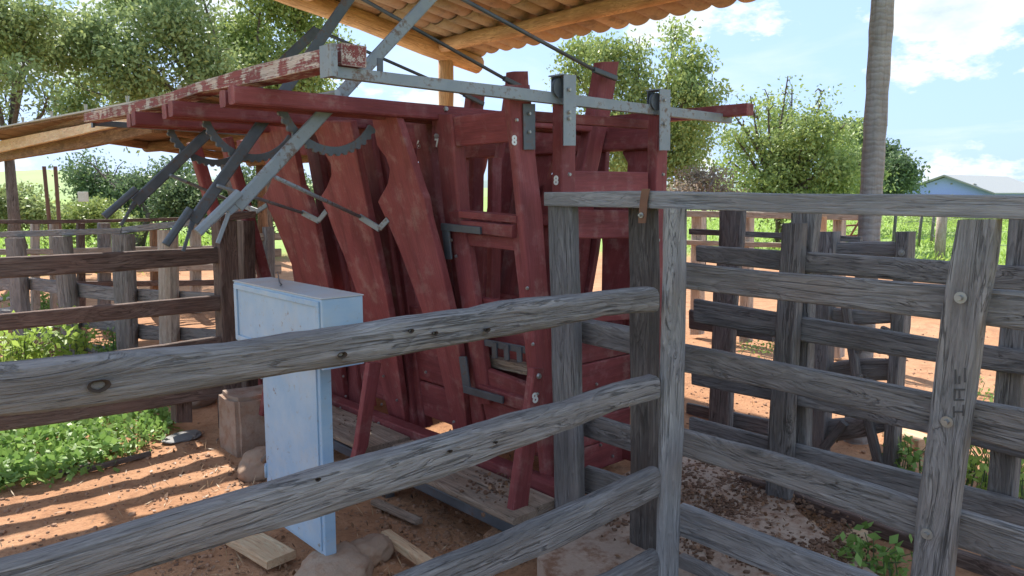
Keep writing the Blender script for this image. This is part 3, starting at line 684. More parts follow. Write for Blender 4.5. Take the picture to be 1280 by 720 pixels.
# near side: shaped swinging panels
P1 = [(463, 139), (471, 182), (482, 197), (487, 212), (484, 230), (472, 252), (484, 278), (500, 315), (522, 375), (545, 438), (556, 490), (568, 548), (585, 548), (580, 500), (574, 440), (563, 385), (550, 330), (535, 275), (530, 248), (525, 236), (510, 190), (494, 143)]
P2 = [(385, 150), (402, 186), (413, 205), (414, 218), (408, 234), (400, 247), (410, 270), (417, 290), (430, 320), (447, 370), (462, 430), (476, 478), (488, 530), (507, 530), (500, 480), (492, 420), (481, 360), (468, 300), (459, 262), (455, 240), (447, 200), (438, 152)]
P3 = [(318, 152), (326, 192), (335, 214), (339, 226), (334, 238), (327, 248), (338, 266), (352, 300), (368, 340), (382, 380), (400, 440), (414, 505), (432, 505), (424, 450), (415, 380), (404, 330), (393, 275), (384, 245), (376, 232), (370, 200), (357, 154)]
panels = []
for P in (P1, P2, P3): panels.append(plate('side_panel', [W1(-.02)(*p) for p in P], N1, .045, RED, ch))
# mirrored panels on the far side
def mirror(p, dy=0.):
    z = p.z; return Vector((3.55 + .25 * (z - .2), p.y + dy, z))
for P, dy in ((P1, 0), (P2, 0), (P3, 0), (P1, -.42), (P2, -.38)):
    plate('side_panel', [mirror(W1()(*p), dy) for p in P], -N3, .045, RED, ch)
# near side studs
def stud(st, hit, nrm, th=.07, **k): return post_px('post', st, hit, nrm, th, RED, ch, wob=.002, step=.15, ch=.1, **k)
s6 = stud([(143, 514, 530), (240, 527, 543), (330, 547, 560), (520, 580, 592), (555, 585, 597)], W2(.03), N2)
s7 = stud([(143, 541, 563), (262, 553, 573), (400, 572, 588), (555, 593, 608)], W2(0), N2, .09)
s4 = stud([(155, 440, 461), (287, 465, 485), (400, 482, 501), (535, 502, 518)], W2(.05), N2)
s4b = stud([(155, 463, 472), (287, 487, 497), (400, 500, 512), (535, 520, 532)], W2(.09), N2)
s5 = stud([(158, 376, 394), (245, 392, 408), (361, 414, 432), (510, 436, 450)], W2(.05), N2)
stud([(150, 398, 408), (245, 409, 420), (361, 428, 440), (510, 449, 462)], W2(.09), N2)
stud([(158, 336, 350), (245, 350, 362), (361, 368, 384), (480, 385, 398)], W2(.06), N2)
p8 = stud([(106, 634, 664), (196, 645, 671), (270, 652, 680), (332, 659, 684), (420, 666, 692), (600, 682, 706)], PY(2.76), YD, .05)
# far end posts
for x, lean in ((2.80, -.27), (3.5, .25)):
    beam('post', (x, 6.3, 0), (x + lean * 1.9, 6.3, 2.1), .10, .09, YD, RED, ch)
    beam('post', (x, 5.65, 0), (x + lean * 1.9, 5.65, 2.1), .10, .08, YD, RED, ch)
# near wall boards
def wall_pt(y, z, off=.0): return Vector((2.80 - .123 * (z - .19), y, z)) + N2 * off
for i, (z0, z1) in enumerate(((.20, .44), (.452, .70), (.715, .95))):
    strip('wall_board', [wall_pt(2.86, z1, .10), wall_pt(6.4, z1, .10)], [wall_pt(2.86, z0, .10), wall_pt(6.4, z0, .10)], N2, .03, RED, ch, wob=.0015, step=.3, ch=.06)
    q0 = lambda y, z: Vector((3.52 + .25 * (z - .2), y, z))
    strip('wall_board', [q0(3.0, z1), q0(6.4, z1)], [q0(3.0, z0), q0(6.4, z0)], XD, .03, RED, ch, wob=.0015, step=.3, ch=.06)
# rails along the two walls
rail_px('wall_rail', [(540, 149, 186), (640, 137, 178)], W2(.02), N2, .05, RED, ch, wob=.002, ch=.06)
strip('wall_rail', [W2(.12)(540, 149), wall_pt(6.4, W2(.12)(540, 149).z, .12)], [W2(.12)(540, 184), wall_pt(6.4, W2(.12)(540, 184).z, .12)], N2, .04, RED, ch, wob=.002, ch=.06)
rail_px('wall_rail', [(470, 180, 203), (646, 165, 194), (812, 151, 185)], W3(0), -N3, .05, RED, ch, wob=.002, ch=.06)
rail_px('wall_rail', [(500, 268, 279), (646, 268, 281), (700, 268, 282)], W3(0), -N3, .04, RED, ch, wob=.002, ch=.06)
# far posts
fp1 = stud([(77, 754, 775), (134, 744, 766), (214, 728, 748), (322, 717, 738), (560, 690, 712)], PY(3.40), YD, .09)
fp2 = stud([(89, 642, 661), (108, 640, 662), (300, 612, 632), (520, 590, 610)], PY(4.2), YD, .09)
fp3 = stud([(113, 590, 608), (300, 566, 584), (480, 548, 564)], PY(4.95), YD, .09)
stud([(197, 592, 606), (350, 590, 604), (480, 588, 602)], PY(3.75), YD, .05)
stud([(197, 616, 628), (350, 614, 626), (480, 610, 624)], PY(3.55), YD, .05)
# hatch in the near wall
D = W2(-.035)
post_px('hatch_stile', [(265, 560, 574), (314, 565, 586), (415, 581, 601), (505, 597, 612)], D, N2, .05, RED, ch, wob=.0015, ch=.1)
post_px('hatch_stile', [(269, 637, 650), (314, 642, 656), (419, 654, 667), (520, 664, 677)], D, N2, .05, RED, ch, wob=.0015, ch=.1)
rail_px('hatch_rail', [(573, 264, 272), (645, 270, 279)], W2(-.05), N2, .05, RED, ch, wob=.0015, ch=.1)
rail_px('hatch_rail', [(576, 276, 289), (640, 282, 298)], W2(-.065), N2, .05, RED, ch, wob=.0015, ch=.1)
rail_px('hatch_rail', [(584, 291, 307), (645, 298, 314)], W2(-.02), N2, .04, RED, ch, wob=.0015, ch=.1)
rail_px('hatch_rail', [(600, 458, 481), (662, 482, 505)], W2(-.02), N2, .04, RED, ch, wob=.0015, ch=.1)
rail_px('hatch_rail', [(598, 481, 494), (664, 503, 518)], W2(-.055), N2, .06, RED, ch, wob=.0015, ch=.1)
rail_px('hatch_rail', [(596, 372, 392), (655, 380, 402)], W2(.02), N2, .04, RED, ch, wob=.0015, ch=.1)
rail_px('plank', [(600, 445, 457), (660, 457, 470)], W2(.05), N2, .05, PLANK, ch, wob=.002, ch=.1)
strip('hatch_panel', [W2(-.01)(602, 495), W2(-.01)(664, 518)], [W2(-.01)(612, 545), W2(-.01)(676, 570)], N2, .03, RED, ch, wob=.001)
comb = rail_px('steel_comb', [(604, 424, 432), (660, 434, 443)], W2(-.02), N2, .012, STEELD, ch, wob=0, ch=.05)
for x in (614, 629, 645): post_px('tooth', [(427 + (x - 604) * .17, x, x + 6), (446 + (x - 604) * .17, x + 1, x + 7)], W2(-.03), N2, .01, STEELD, comb, wob=0, ch=.05)
for seg in ([(280, 551, 560), (324, 556, 564)], [(446, 573, 582), (491, 579, 588)]):
    post_px('hinge', seg, W2(-.075), N2, .012, STEELD, ch, wob=0, ch=.05)
for seg in ([(551, 279, 288), (600, 284, 293)], [(579, 482, 491), (628, 496, 505)]):
    rail_px('hinge', seg, W2(-.080), N2, .012, STEELD, ch, wob=0, ch=.05)
# near end: gate tracks, cross pieces and sliding gate boards
u1 = stud([(126, 703, 720), (245, 702, 720), (650, 704, 724)], PY(2.70), YD, .075)
u2 = stud([(138, 823, 836), (245, 820, 834), (640, 812, 827)], PY(2.70), YD, .075)
rail_px('cross_piece', [(718, 213, 242), (810, 215, 242)], PY(2.73), YD, .04, RED, ch, wob=.0015, ch=.06)
rail_px('cross_piece', [(700, 262, 299), (800, 263, 298)], PY(2.90), YD, .04, RED, ch, wob=.0015, ch=.06)
rail_px('cross_piece', [(718, 392, 404), (808, 386, 398)], PY(2.90), YD, .04, RED, ch, wob=.0015, ch=.06)
rail_px('cross_piece', [(670, 139, 152), (812, 150, 161)], PY(2.86), YD, .05, RED, ch, wob=.0015, ch=.06)
for z0, z1 in ((.05, .215), (.22, .38), (.385, .545), (.55, .715), (.72, .88)):
    strip('gate_board', [Vector((2.88, 2.88, z1)), Vector((3.62, 2.88, z1))], [Vector((2.88, 2.88, z0)), Vector((3.62, 2.88, z0))], YD, .03, RED, ch, wob=.001, step=.3, ch=.05)
# base
rail_px('base_beam', [(300, 454, 463), (422, 503, 513), (540, 548, 562), (640, 588, 606), (692, 608, 627)], PX(2.68), XD, .10, RED, ch, wob=.002, ch=.12)
beam('base_beam', (3.6, 2.8, .12), (3.6, 6.4, .12), .12, .1, ZD, RED, ch)
def walk(name, y0, y1, x0, x1, ztop, th, m): 
    return strip(name, [Vector((x0, y0, ztop)), Vector((x0, y1, ztop))], [Vector((x1, y0, ztop)), Vector((x1, y1, ztop))], -ZD, th, m, ch, wob=.003, step=.15, ch=.06)
walk('walkway_plank', 2.55, 3.82, 2.335, 2.50, .150, .035, PLANK); walk('walkway_plank', 2.57, 3.84, 2.505, 2.665, .153, .035, PLANK)
walk('walkway_plank', 3.86, 5.6, 2.32, 2.50, .168, .035, PLANK); walk('walkway_plank', 3.87, 5.6, 2.505, 2.66, .165, .035, PLANK)
for y0, y1, x in ((2.56, 3.80, 2.345), (3.86, 5.6, 2.335)):
    beam('walkway_bearer', (x + .02, y0, .082), (x + .02, y1, .082), .065, .035, ZD, STEELD, ch, wob=.001)
for y in (2.64, 3.72, 3.92, 5.0): bbox('walkway_leg', 2.36, 2.42, y - .03, y + .03, -.15, .10, GREYD, ch, .006)
beam('support_block', (2.28, 2.63, .035), (2.44, 2.70, .035), .03, .11, ZD, RAFTER, ch, wob=.003)
for i, (a, b) in enumerate((((650, 640), (690, 622)), ((654, 650), (695, 632)))):
    beam('sill', hz(a[0], a[1], .10 + .0 * i), hz(b[0], b[1], .10), .05, .07, ZD, PLANK, ch, wob=.003)
# props
b1 = post_px('prop', [(461, 668, 681), (515, 661, 676), (560, 652, 670), (640, 641, 660), (672, 636, 651)], PY(2.62), YD, .05, REDW if False else RED, ch, wob=.002, ch=.1)
post_px('prop', [(454, 462, 477), (535, 450, 464), (557, 447, 461), (582, 441, 450)], PY(3.83), YD, .05, RED, ch, wob=.002, ch=.1)
post_px('prop', [(470, 335, 346), (520, 327, 338)], PY(4.6), YD, .05, RED, ch, wob=.002, ch=.1)
# cross beams at the lever stations (double, cantilevered toward the camera)
STN = []
for i, (px, py, Y) in enumerate(((293, 118, 3.40), (216, 135, 4.22), (169, 147.5, 4.92))):
    p = hy(px, py, Y); STN.append((Y, p.x, p.z))
    beam('cross_beam', (p.x, Y + .035, p.z), (4.2, Y + .035, p.z), .082, .07, ZD, RED, ch, wob=.002)
    beam('cross_beam', (p.x + .005, Y + .150, p.z - .006), (4.2, Y + .165, p.z - .012), .078, .07, ZD, RED, ch, wob=.002)
# long tie beams on both sides
tb = rail_px('tie_beam', [(105, 142, 153), (150, 132, 145), (200, 119, 132), (250, 101, 115), (320, 81, 103), (400, 61, 84), (427, 53, 81)], PX(1.55), XD, .11, REDW, ch, wob=.003, step=.12, ch=.05)
strip('tie_beam', [Vector((4.25, 2.53, 2.24)), Vector((4.25, 6.5, 2.25))], [Vector((4.25, 2.53, 2.17)), Vector((4.25, 6.5, 2.17))], XD, .08, RED, ch, wob=.002, ch=.06)
# steel track bars
rail_px('track_bar', [(406, 83, 97), (640, 110, 125), (909, 144, 154.5)], PY(2.73), -YD, .035, STEEL, ch, wob=.0008, ch=.04)
post_px('end_strap', [(58, 399, 407), (98, 400, 408)], PY(2.735), -YD, .09, STEEL, ch, wob=0, ch=.04)
rail_px('track_bar', [(117, 150, 157), (215, 156, 163), (320, 163, 170), (520, 176, 182)], PY(6.5), YD, .04, STEELD, ch, wob=.0008, ch=.04)
post_px('end_strap', [(138, 116, 119), (159, 116, 119)], PY(6.48), YD, .05, STEELD, ch, wob=0, ch=.04)
beam('bar_stay', hy(475, 73, 2.74), hy(475, 96, 2.74), .03, .008, XD, STEELD, ch, wob=0)
post_px('post_strap', [(130, 653, 668), (187, 654, 668)], PY(2.755), -YD, .008, STEELD, ch, wob=0, ch=.03)
# pulley heads over the gate tracks
for (xl, xr, yt, yb, yp0, yp1) in ((704, 719, 94, 182, 98, 122), (824, 837, 112, 188, 116, 138)):
    hd_ = post_px('pulley_head', [(yt, xl, xr), (yb, xl - .5, xr - .5)], PY(2.655), -YD, .008, STEEL, ch, wob=0, ch=.03)
    pc = hy((xl + xr) / 2, yt, 2.66)
    strip('cap', [pc + Vector((-.062, -.012, -.006)), pc + Vector((.026, -.012, -.006))], [pc + Vector((-.062, .085, -.006)), pc + Vector((.026, .085, -.006))], ZD, .007, STEEL, hd_, wob=0, ch=.05)
    a = hy(xl - 14, yt + 1, 2.75); 
    strip('back_plate', [a, a - ZD * .13], [a + XD * .06, a + XD * .06 - ZD * .13], YD, .008, STEELD, hd_, wob=0, ch=.03)
    for k in range(3):
        c = hy(xl - 3, (yp0 + yp1) / 2, 2.68 + .026 * k); V, Fc = tube_data([c, c + YD * .006, c + YD * .012, c + YD * .018], [.05, .04, .04, .05], 18)
        raw('pulley_wheel', V, Fc, STEELD, hd_, c)
# hand levers with toothed quadrants, links and pull rods
def lever(Y, ptop, plow, g0, g1, t0, t1, piv, mat, wdt=.066):
    h = PY(Y); top_, low = h(*ptop), h(*plow); d = (top_ - low).normalized(); nrm = d.cross(YD)
    lv = beam('lever', low, top_, wdt, .022, nrm, mat, ch, wob=.0006, ch=.12)
    beam('grip', hy(*g0, Y - .03), hy(*g1, Y - .03), .042, .034, nrm, mat, lv, wob=.0006, ch=.25)
    beam('trigger', hy(*t0, Y - .02), hy(*t1, Y - .02), .018, .014, nrm, mat, lv, wob=0)
    m_ = hy((t0[0] + g0[0]) / 2, (t0[1] + g0[1]) / 2, Y); beam('trigger_bracket', hy(*t0, Y - .01), low, .03, .012, nrm, mat, lv, wob=0)
    c = h(*piv); V = []; Fc = []; n = 64; a0, a1 = R(197), R(328)
    r0, rm = .262, .298
    for k in range(n + 1):
        a = a0 + (a1 - a0) * k / n; ro = rm + (.012 if (k // 2) % 2 else 0)
        for r in (r0, ro):
            for dy in (.03, .05): V.append(c + Vector((math.cos(a) * r, dy, math.sin(a) * r)))
    for k in range(n):
        b = k * 4
        Fc += [(b, b + 4, b + 6, b + 2), (b + 1, b + 3, b + 7, b + 5), (b + 2, b + 6, b + 7, b + 3), (b, b + 1, b + 5, b + 4)]
    Fc += [(0, 2, 3, 1), (n * 4, n * 4 + 1, n * 4 + 3, n * 4 + 2)]
    raw('toothed_quadrant', V, Fc, STEELD, ch, c)
    e = c + Vector((math.cos(a0) * .28, .04, math.sin(a0) * .28))
    beam('quadrant_bracket', e, Vector((e.x + .02, Y + .04, c.z - .03)), .05, .02, XD, STEELD, ch, wob=0)
    V, Fc = tube_data([c - YD * .03, c + YD * .2], [.018, .018], 8); raw('pivot_pin', V, Fc, BOLT, ch, c)
    return top_
t1 = lever(3.50, (551, -16), (296, 258), (299, 241), (247, 291), (286, 266), (272, 304), (418, 117), STEEL)
t2 = lever(4.32, (441, -8), (241, 277), (238, 261), (207, 306), (238, 286), (229, 314), (318, 135), STEELD)
t3 = lever(5.02, (396, 37), (169, 253), (170, 236), (130, 271), (164, 260), (151, 282), (268, 148), STEELD)
def link(a, Ya, b, e, f):
    p, q_, r_, s_ = hy(*a, Ya - .03), W1(-.07)(*b), W1(-.06)(*e), W1(-.02)(*f)
    tube('link_rod', [p, q_], .011, STEEL, ch, 8)
    beam('link_shoe', q_, r_, .04, .012, ZD, STEEL, ch, wob=0); beam('link_shoe', r_, s_, .035, .012, ZD, STEEL, ch, wob=0)
link((345, 222), 3.50, (450, 271), (474, 286), (485, 274)); link((272, 232), 4.32, (378, 266), (398, 276), (408, 264)); link((213, 219), 5.02, (300, 256), (322, 264), (334, 256))
def pull(tp, e, Ye, c0):
    q_ = hy(*c0, Ye - .05); z = hy(*e, Ye - .05)
    tube('pull_rod', [tp, q_], .012, STEELD, ch, 8); beam('clevis', q_, z, .035, .03, ZD, STEELD, ch, wob=0, ch=.2)
pull(t1, (770, 98), 3.40, (742, 87)); pull(t2, (650, 108), 4.2, (630, 98)); pull(t3, (604, 130), 4.95, (580, 118))
# bolt heads scattered over the red timber (one part)
bl = []
def bolt(p, n, r=.010):
    n = Vector(n).normalized(); bl.append(tube_data([p - n * .002, p - n * .012], [r, r * .75], 6))
for x, y in ((557, 136), (545, 170)): bolt(hy(x, y, 3.40) , YD, .016)
for x, y in ((527, 290), (545, 350), (530, 420), (533, 465), (480, 470), (478, 505), (497, 500), (430, 470), (433, 495), (568, 527), (602, 530), (660, 360), (565, 300), (571, 320), (655, 395), (667, 430)): bolt(W2(-.04)(x, y), N2)
for x, y in ((474, 529), (487, 537), (505, 545), (426, 510)): bolt(hx(x, y, 2.68), XD, .013)
for x, y in ((711, 218), (707, 300), (828, 218), (822, 300), (711, 112), (711, 140), (711, 148), (830, 125), (830, 155)): bolt(hy(x, y, 2.645), YD, .011)
for x, y in ((661, 142), (661, 165), (645, 150)): bolt(hy(x, y, 2.745), YD, .010)
for x, y in ((750, 556), (765, 570), (745, 480), (765, 490)): bolt(hy(x, y, 2.88), YD, .010)
bolt(hy(673, 470, 2.62), YD, .016); bolt(hy(671, 492, 2.62), YD, .008)
V, Fc = merge(bl); bo = raw('bolts', V, Fc, BOLT, ch, bl[0][0][0]); bo['kind'] = 'stuff'
# painted numbers
def number(txt, p, size, xdir, ndir, parent):
    cu = bpy.data.curves.new('number', 'FONT'); cu.body = txt; cu.size = size; cu.extrude = .0012; cu.offset = .0025; cu.align_x = 'CENTER'; cu.align_y = 'CENTER'
    t = bpy.data.objects.new('tmp', cu); col.objects.link(t); bpy.context.view_layer.update()
    me = bpy.data.meshes.new_from_object(t); bpy.data.objects.remove(t); me.materials.clear(); me.materials.append(WHITEP)
    x = Vector(xdir).normalized(); z = -Vector(ndir).normalized(); y = z.cross(x).normalized(); x = y.cross(z)
    M = Matrix(((x.x, y.x, z.x, p.x), (x.y, y.y, z.y, p.y), (x.z, y.z, z.z, p.z), (0, 0, 0, 1)))
    place(bpy.data.objects.new('number', me), M, parent)
u1x = hy(702, 226, 2.70).x
number('6', W2(.027)(523, 181), .062, -YD, N2, s6); number('7', W2(-.003)(541 + 5, 179), .062, -YD, N2, s7)
number('8', hy(643, 176, 2.757), .062, XD, YD, p8); number('8', hx(695, 226, u1x - .003), .062, -YD, XD, u1)
number('8', hy(669, 498, 2.617), .07, XD + ZD * .25, YD, b1)

# ------------------------------------------------------------------ roofs
# tiled roof over the chute and the camera, falling toward +X
EAVE_X, EAVE_Z, SL = 6.05, 3.31, .173
def rz(x): return EAVE_Z + SL * (EAVE_X - x)
rf = thing('tiled_roof', (5.5, 7.25, 0), 'orange clay tiled roof on peeled logs reaching in at the top of the picture', 'roof')
dsl = Vector((-1, 0, SL)).normalized(); nsl = Vector((SL, 0, 1)).normalized()
PIT, TL = .238, .47
def tile_verts(half):
    V = []; n = 9
    for j, (t, lift) in enumerate(((0, 0.0), (1, -.014))):
        for lay in (0, .014):
            for i in range(n):
                u = i / (n - 1) * 2 - 1
                zz = -.065 * math.sqrt(max(0, 1 - u * u * .93)) + .065
                V.append(Vector((u * half, 0, 0)) * 1 + Vector((0, t * TL * 1.12, zz + lay + lift)))
    Fc = []
    for i in range(n - 1):
        a, b, c, d = i, n + i, 2 * n + i, 3 * n + i
        Fc += [(a, a + 1, c + 1, c), (b, d, d + 1, b + 1), (a, b, b + 1, a + 1), (c, c + 1, d + 1, d)]
    return V, Fc
TV, TF = tile_verts(PIT * .5)
tme = mesh_np('roof_tile', TV, TF, TILE, True)
# cover strips close the gaps over the ridges
CV = []; CF = []; nC = 6
for j, t in enumerate((0, 1)):
    for i in range(nC):
        th = math.pi * i / (nC - 1); CV.append(Vector((math.cos(th) * .058, t * TL * 1.1, .06 + math.sin(th) * .05)))
for i in range(nC - 1): CF.append((i, i + 1, nC + i + 1, nC + i))
stuff = []
axx, axy, axz = YD, dsl, YD.cross(dsl)
if axz.z < 0: axx = -YD; axz = axx.cross(dsl)
nrow = 12; ncol = 20
for r_ in range(nrow):
    for c_ in range(ncol):
        o = Vector((EAVE_X, 7.18 - c_ * PIT, EAVE_Z)) + dsl * (r_ * TL) + axz * (.0) + Vector((random.uniform(-.025, .025), random.uniform(-.012, .012), random.uniform(-.008, .008)))
        M = Matrix(((axx.x, axy.x, axz.x, o.x), (axx.y, axy.y, axz.y, o.y), (axx.z, axy.z, axz.z, o.z), (0, 0, 0, 1)))
        if r_ < 7 and c_ < 18:
            place(bpy.data.objects.new('roof_tile', tme), M, rf)
        else: stuff.append(([M @ v for v in TV], TF))
        stuff.append(([M @ (v + Vector((PIT / 2, 0, 0))) for v in CV], CF))
V, Fc = merge(stuff); o = raw('tiles', V, Fc, TILE, rf, Vector((EAVE_X, 7, EAVE_Z)), recalc=False); o['kind'] = 'stuff'
def logp(name, p0, p1, r, parent, m=LOGM, w=.10, k=9):
    p0, p1 = Vector(p0), Vector(p1); pts = [p0.lerp(p1, i / k) + Vector((noise.noise(Vector((i * .9, r * 90, SEED[0]))) * .025, 0, noise.noise(Vector((i * .8, 5, SEED[0]))) * .025)) for i in range(k + 1)]
    return tube(name, pts, [r * (1 + .08 * math.sin(i * 1.7)) for i in range(k + 1)], m, parent, 12, w)
logp('gable_log', (6.02, 7.2, rz(6.02) - .10), (-1.2, 7.2, rz(-1.2) - .10), .105, rf)
for x in (5.42, 3.75, 1.9, 0.0): logp('purlin_log', (x, 7.34, rz(x) - .07), (x, .75, rz(x) - .07), .075, rf)
pt = hy(552, 100, 7.3)
logp('roof_post', (pt.x, 7.22, -.1), (pt.x, 7.22, rz(pt.x) - .16), .085, rf)
logp('roof_post', (-1.0, 7.2, 0), (-1.0, 7.2, rz(-1) - .1), .10, rf); logp('roof_post', (5.42, .85, 0), (5.42, .85, rz(5.42) - .1), .10, rf); logp('roof_post', (-1.0, .85, 0), (-1.0, .85, rz(-1) - .1), .10, rf)

# lower shed roof at the left
r2 = thing('shed_roof', (2.2, 9.5, 0), 'low shed roof at the left with dark brown boarded underside and a white top edge', 'roof')
def z2(x): return 2.585 - .105 * (x - 2.2)
def x0(y): return 2.46 - (y - 7.5) * .0745
YA, YM, YB, X1 = 6.75, 11.6, 15.0, 5.35
def brd(name, ya, yb, xr, zo, th, m, dx0=0., wob=.004):
    L = [Vector((x0(ya) + dx0, ya, z2(x0(ya) + dx0) + zo)), Vector((xr, ya, z2(xr) + zo))]; Rr = [Vector((x0(yb) + dx0, yb, z2(x0(yb) + dx0) + zo)), Vector((xr, yb, z2(xr) + zo))]
    return strip(name, L, Rr, ZD, th, m, r2, wob=wob, step=.4, ch=.03)
nb = 12
for i in range(nb):
    brd('roof_board', YA + (YM - YA) * i / nb, YA + (YM - YA) * (i + 1) / nb - .012, X1, random.uniform(-.03, -.02), .02, RAFTER)
for i in range(8):
    brd('roof_board', YM + (YB - YM) * i / 8, YM + (YB - YM) * (i + 1) / 8 - .012, x0(YM + (YB - YM) * i / 8) + .6, random.uniform(-.03, -.02), .02, RAFTER)
for k in range(2):
    ya, yb = ((YA - .05, YM), (YM + .01, YB))[k]; brd('roof_sheet', ya, yb, X1 if k == 0 else 2.8, .0, .018, PALESHEET, -.03, .003)
tube('purlin_log', [hx(-60, 178, 2.42), hx(0, 168, 2.40), hx(60, 158, 2.40), hx(112, 148, 2.40), hx(185, 132, 2.42)], .065, RAFTER, r2, 12, .1)
for x, r_ in ((3.6, .07), (5.1, .07)): logp('purlin_log', (x, YA + .1, z2(x) - r_ - .035), (x, YM + .1, z2(x) - r_ - .035), r_, r2, RAFTER)
rail_px('fascia_board', [(-60, 188, 202), (0, 176, 190), (60, 164, 177), (117, 153, 164), (175, 142, 151)], PX(2.28), XD, .05, RAWM, r2, wob=.004, step=.3, ch=.05)
rail_px('under_beam', [(-60, 202, 213), (0, 189, 201), (105, 168, 184), (190, 152, 166)], PX(2.46), XD, .10, RAFTER, r2, wob=.004, step=.3, ch=.05)
for y in (11.5, 9.2, 7.0): beam('rafter', (2.5, y, z2(2.5) - .09), (5.3, y, z2(5.3) - .09), .11, .07, ZD, RAFTER, r2, wob=.004)
for x, y in ((5.15, 7.1), (5.15, 11.4)): logp('roof_post', (x, y, -.1), (x, y, z2(x) - .16), .075, r2, RAFTER)
for k in range(6):
    y = 7.1 + k * 1.2; p = Vector((x0(y) - .01, y, z2(x0(y)) + .017)); V, Fc = tube_data([p, p + ZD * .07], [.012, .02], 6); raw('fixing_screw', V, Fc, BOLT, r2, p)

# ------------------------------------------------------------------ loose things on the ground
blk = thing('concrete_block', hz(290, 565, 0), 'rough square concrete block beside the blue cabinet', 'block')
def lump(name, c, sx, sy, sz, mat, parent, sd, rot=0., flat=.5, det=4, boxy=1.0):
    bm = bmesh.new(); bmesh.ops.create_icosphere(bm, subdivisions=det, radius=1)
    Mr = Matrix.Rotation(rot, 3, 'Z')
    for v_ in bm.verts:
        p = v_.co.copy()
        if boxy > 1: p = Vector([math.copysign(abs(a) ** (1 / boxy), a) for a in p])
        k = 1 + .24 * noise.noise(p * 1.5 + Vector((sd, 0, 0))) + .10 * noise.noise(p * 4 + Vector((sd, 3, 0))) + .03 * noise.noise(p * 11 + Vector((sd, 3, 0)))
        p = Vector((p.x * sx, p.y * sy, p.z * sz)) * k
        v_.co = Mr @ p
    me = bpy.data.meshes.new(name); bm.to_mesh(me); bm.free(); me.materials.append(mat); me.polygons.foreach_set('use_smooth', [True] * len(me.polygons))
    return place(bpy.data.objects.new(name, me), Matrix.Translation(Vector(c)), parent)
def block(x0, x1, y0, y1, z0, z1):
    bm = bmesh.new(); bmesh.ops.create_cube(bm, size=1)
    for v_ in bm.verts: v_.co = Vector((v_.co.x * (x1 - x0), v_.co.y * (y1 - y0), v_.co.z * (z1 - z0)))
    bmesh.ops.bevel(bm, geom=list(bm.edges), offset=.025, segments=2, affect='EDGES')
    bmesh.ops.subdivide_edges(bm, edges=list(bm.edges), cuts=4, use_grid_fill=True)
    c = Vector(((x0 + x1) / 2, (y0 + y1) / 2, (z0 + z1) / 2))
    for v_ in bm.verts: v_.co += noise.noise_vector(v_.co * 6 + c) * .014
    me = bpy.data.meshes.new('block'); bm.to_mesh(me); bm.free(); me.materials.append(BLOCKM)
    place(bpy.data.objects.new('block', me), Matrix.Translation(c), blk)
p = hz(302, 572, 0); block(p.x - .02, p.x + .40, p.y, p.y + .32, -.05, .385)
foot = lump('field_stone', hz(340, 578, .03), .22, .15, .12, STONE, None, 2.1, .3); tag(foot, 'rounded brown stone half hidden between the concrete block and the cabinet pedestal', 'stone', 'stones on the soil')
s = lump('field_stone', Vector((1.555, 2.87, .02)), .20, .15, .075, STONE, None, 4.4, .8, boxy=1.5); tag(s, 'flat pale stone carrying the foot of the blue cabinet', 'stone', 'stones on the soil')
s = lump('field_stone', hz(462, 688, .02), .13, .10, .065, STONE, None, 9.4, .2); tag(s, 'rounded orange brown stone just right of the cabinet foot', 'stone', 'stones on the soil')
s = lump('field_stone', hz(243, 498, .03), .16, .14, .12, BLOCKM, None, 11.4, .2); tag(s, 'pale stone between the short fence stub and the concrete block', 'stone', 'stones on the soil')
def loose(name, a, b, w, t, z, mat, label, cat, grp=None):
    o = beam(name, hz(*a, z), hz(*b, z), t, w, ZD, mat, None, wob=.002, step=.08); tag(o, label, cat, grp); return o
loose('plank', (300, 670), (352, 700), .15, .04, .03, RAWM, 'short sunlit raw plank offcut left of the cabinet foot', 'plank', 'loose timber')
loose('plank', (482, 668), (568, 728), .055, .045, .03, RAWM, 'short square orange stick lying right of the cabinet foot', 'stick', 'loose timber')
loose('plank', (468, 627), (524, 652), .05, .03, -.06, PLANK, 'thin dull batten lying in the shade under the walkway', 'stick', 'loose timber')
loose('plank', (1050, 680), (1082, 666), .10, .03, .03, RAWM, 'orange wood chip on the soil below the right fence boards', 'plank', 'loose timber')
loose('plank', (1114, 538), (1160, 556), .16, .08, .04, RAWM, 'raw timber offcut on the sunny soil beside the bolted post', 'plank', 'loose timber')
loose('twig', (72, 592), (112, 581), .035, .03, .015, TRUNK, 'longer dark strip of bark at the edge of the green weeds', 'bark', 'strips of bark'); loose('twig', (106, 588), (188, 567), .035, .03, .015, TRUNK, 'dark strip of bark at the edge of the green weeds, farther right', 'bark', 'strips of bark')
o = lump('rag', hz(228, 546, .006), .15, .10, .016, flat_mat('grey_cloth', (.20, .19, .18)), None, 22.2, .4, det=4); tag(o, 'crumpled grey rag on the soil left of the concrete block', 'rag')

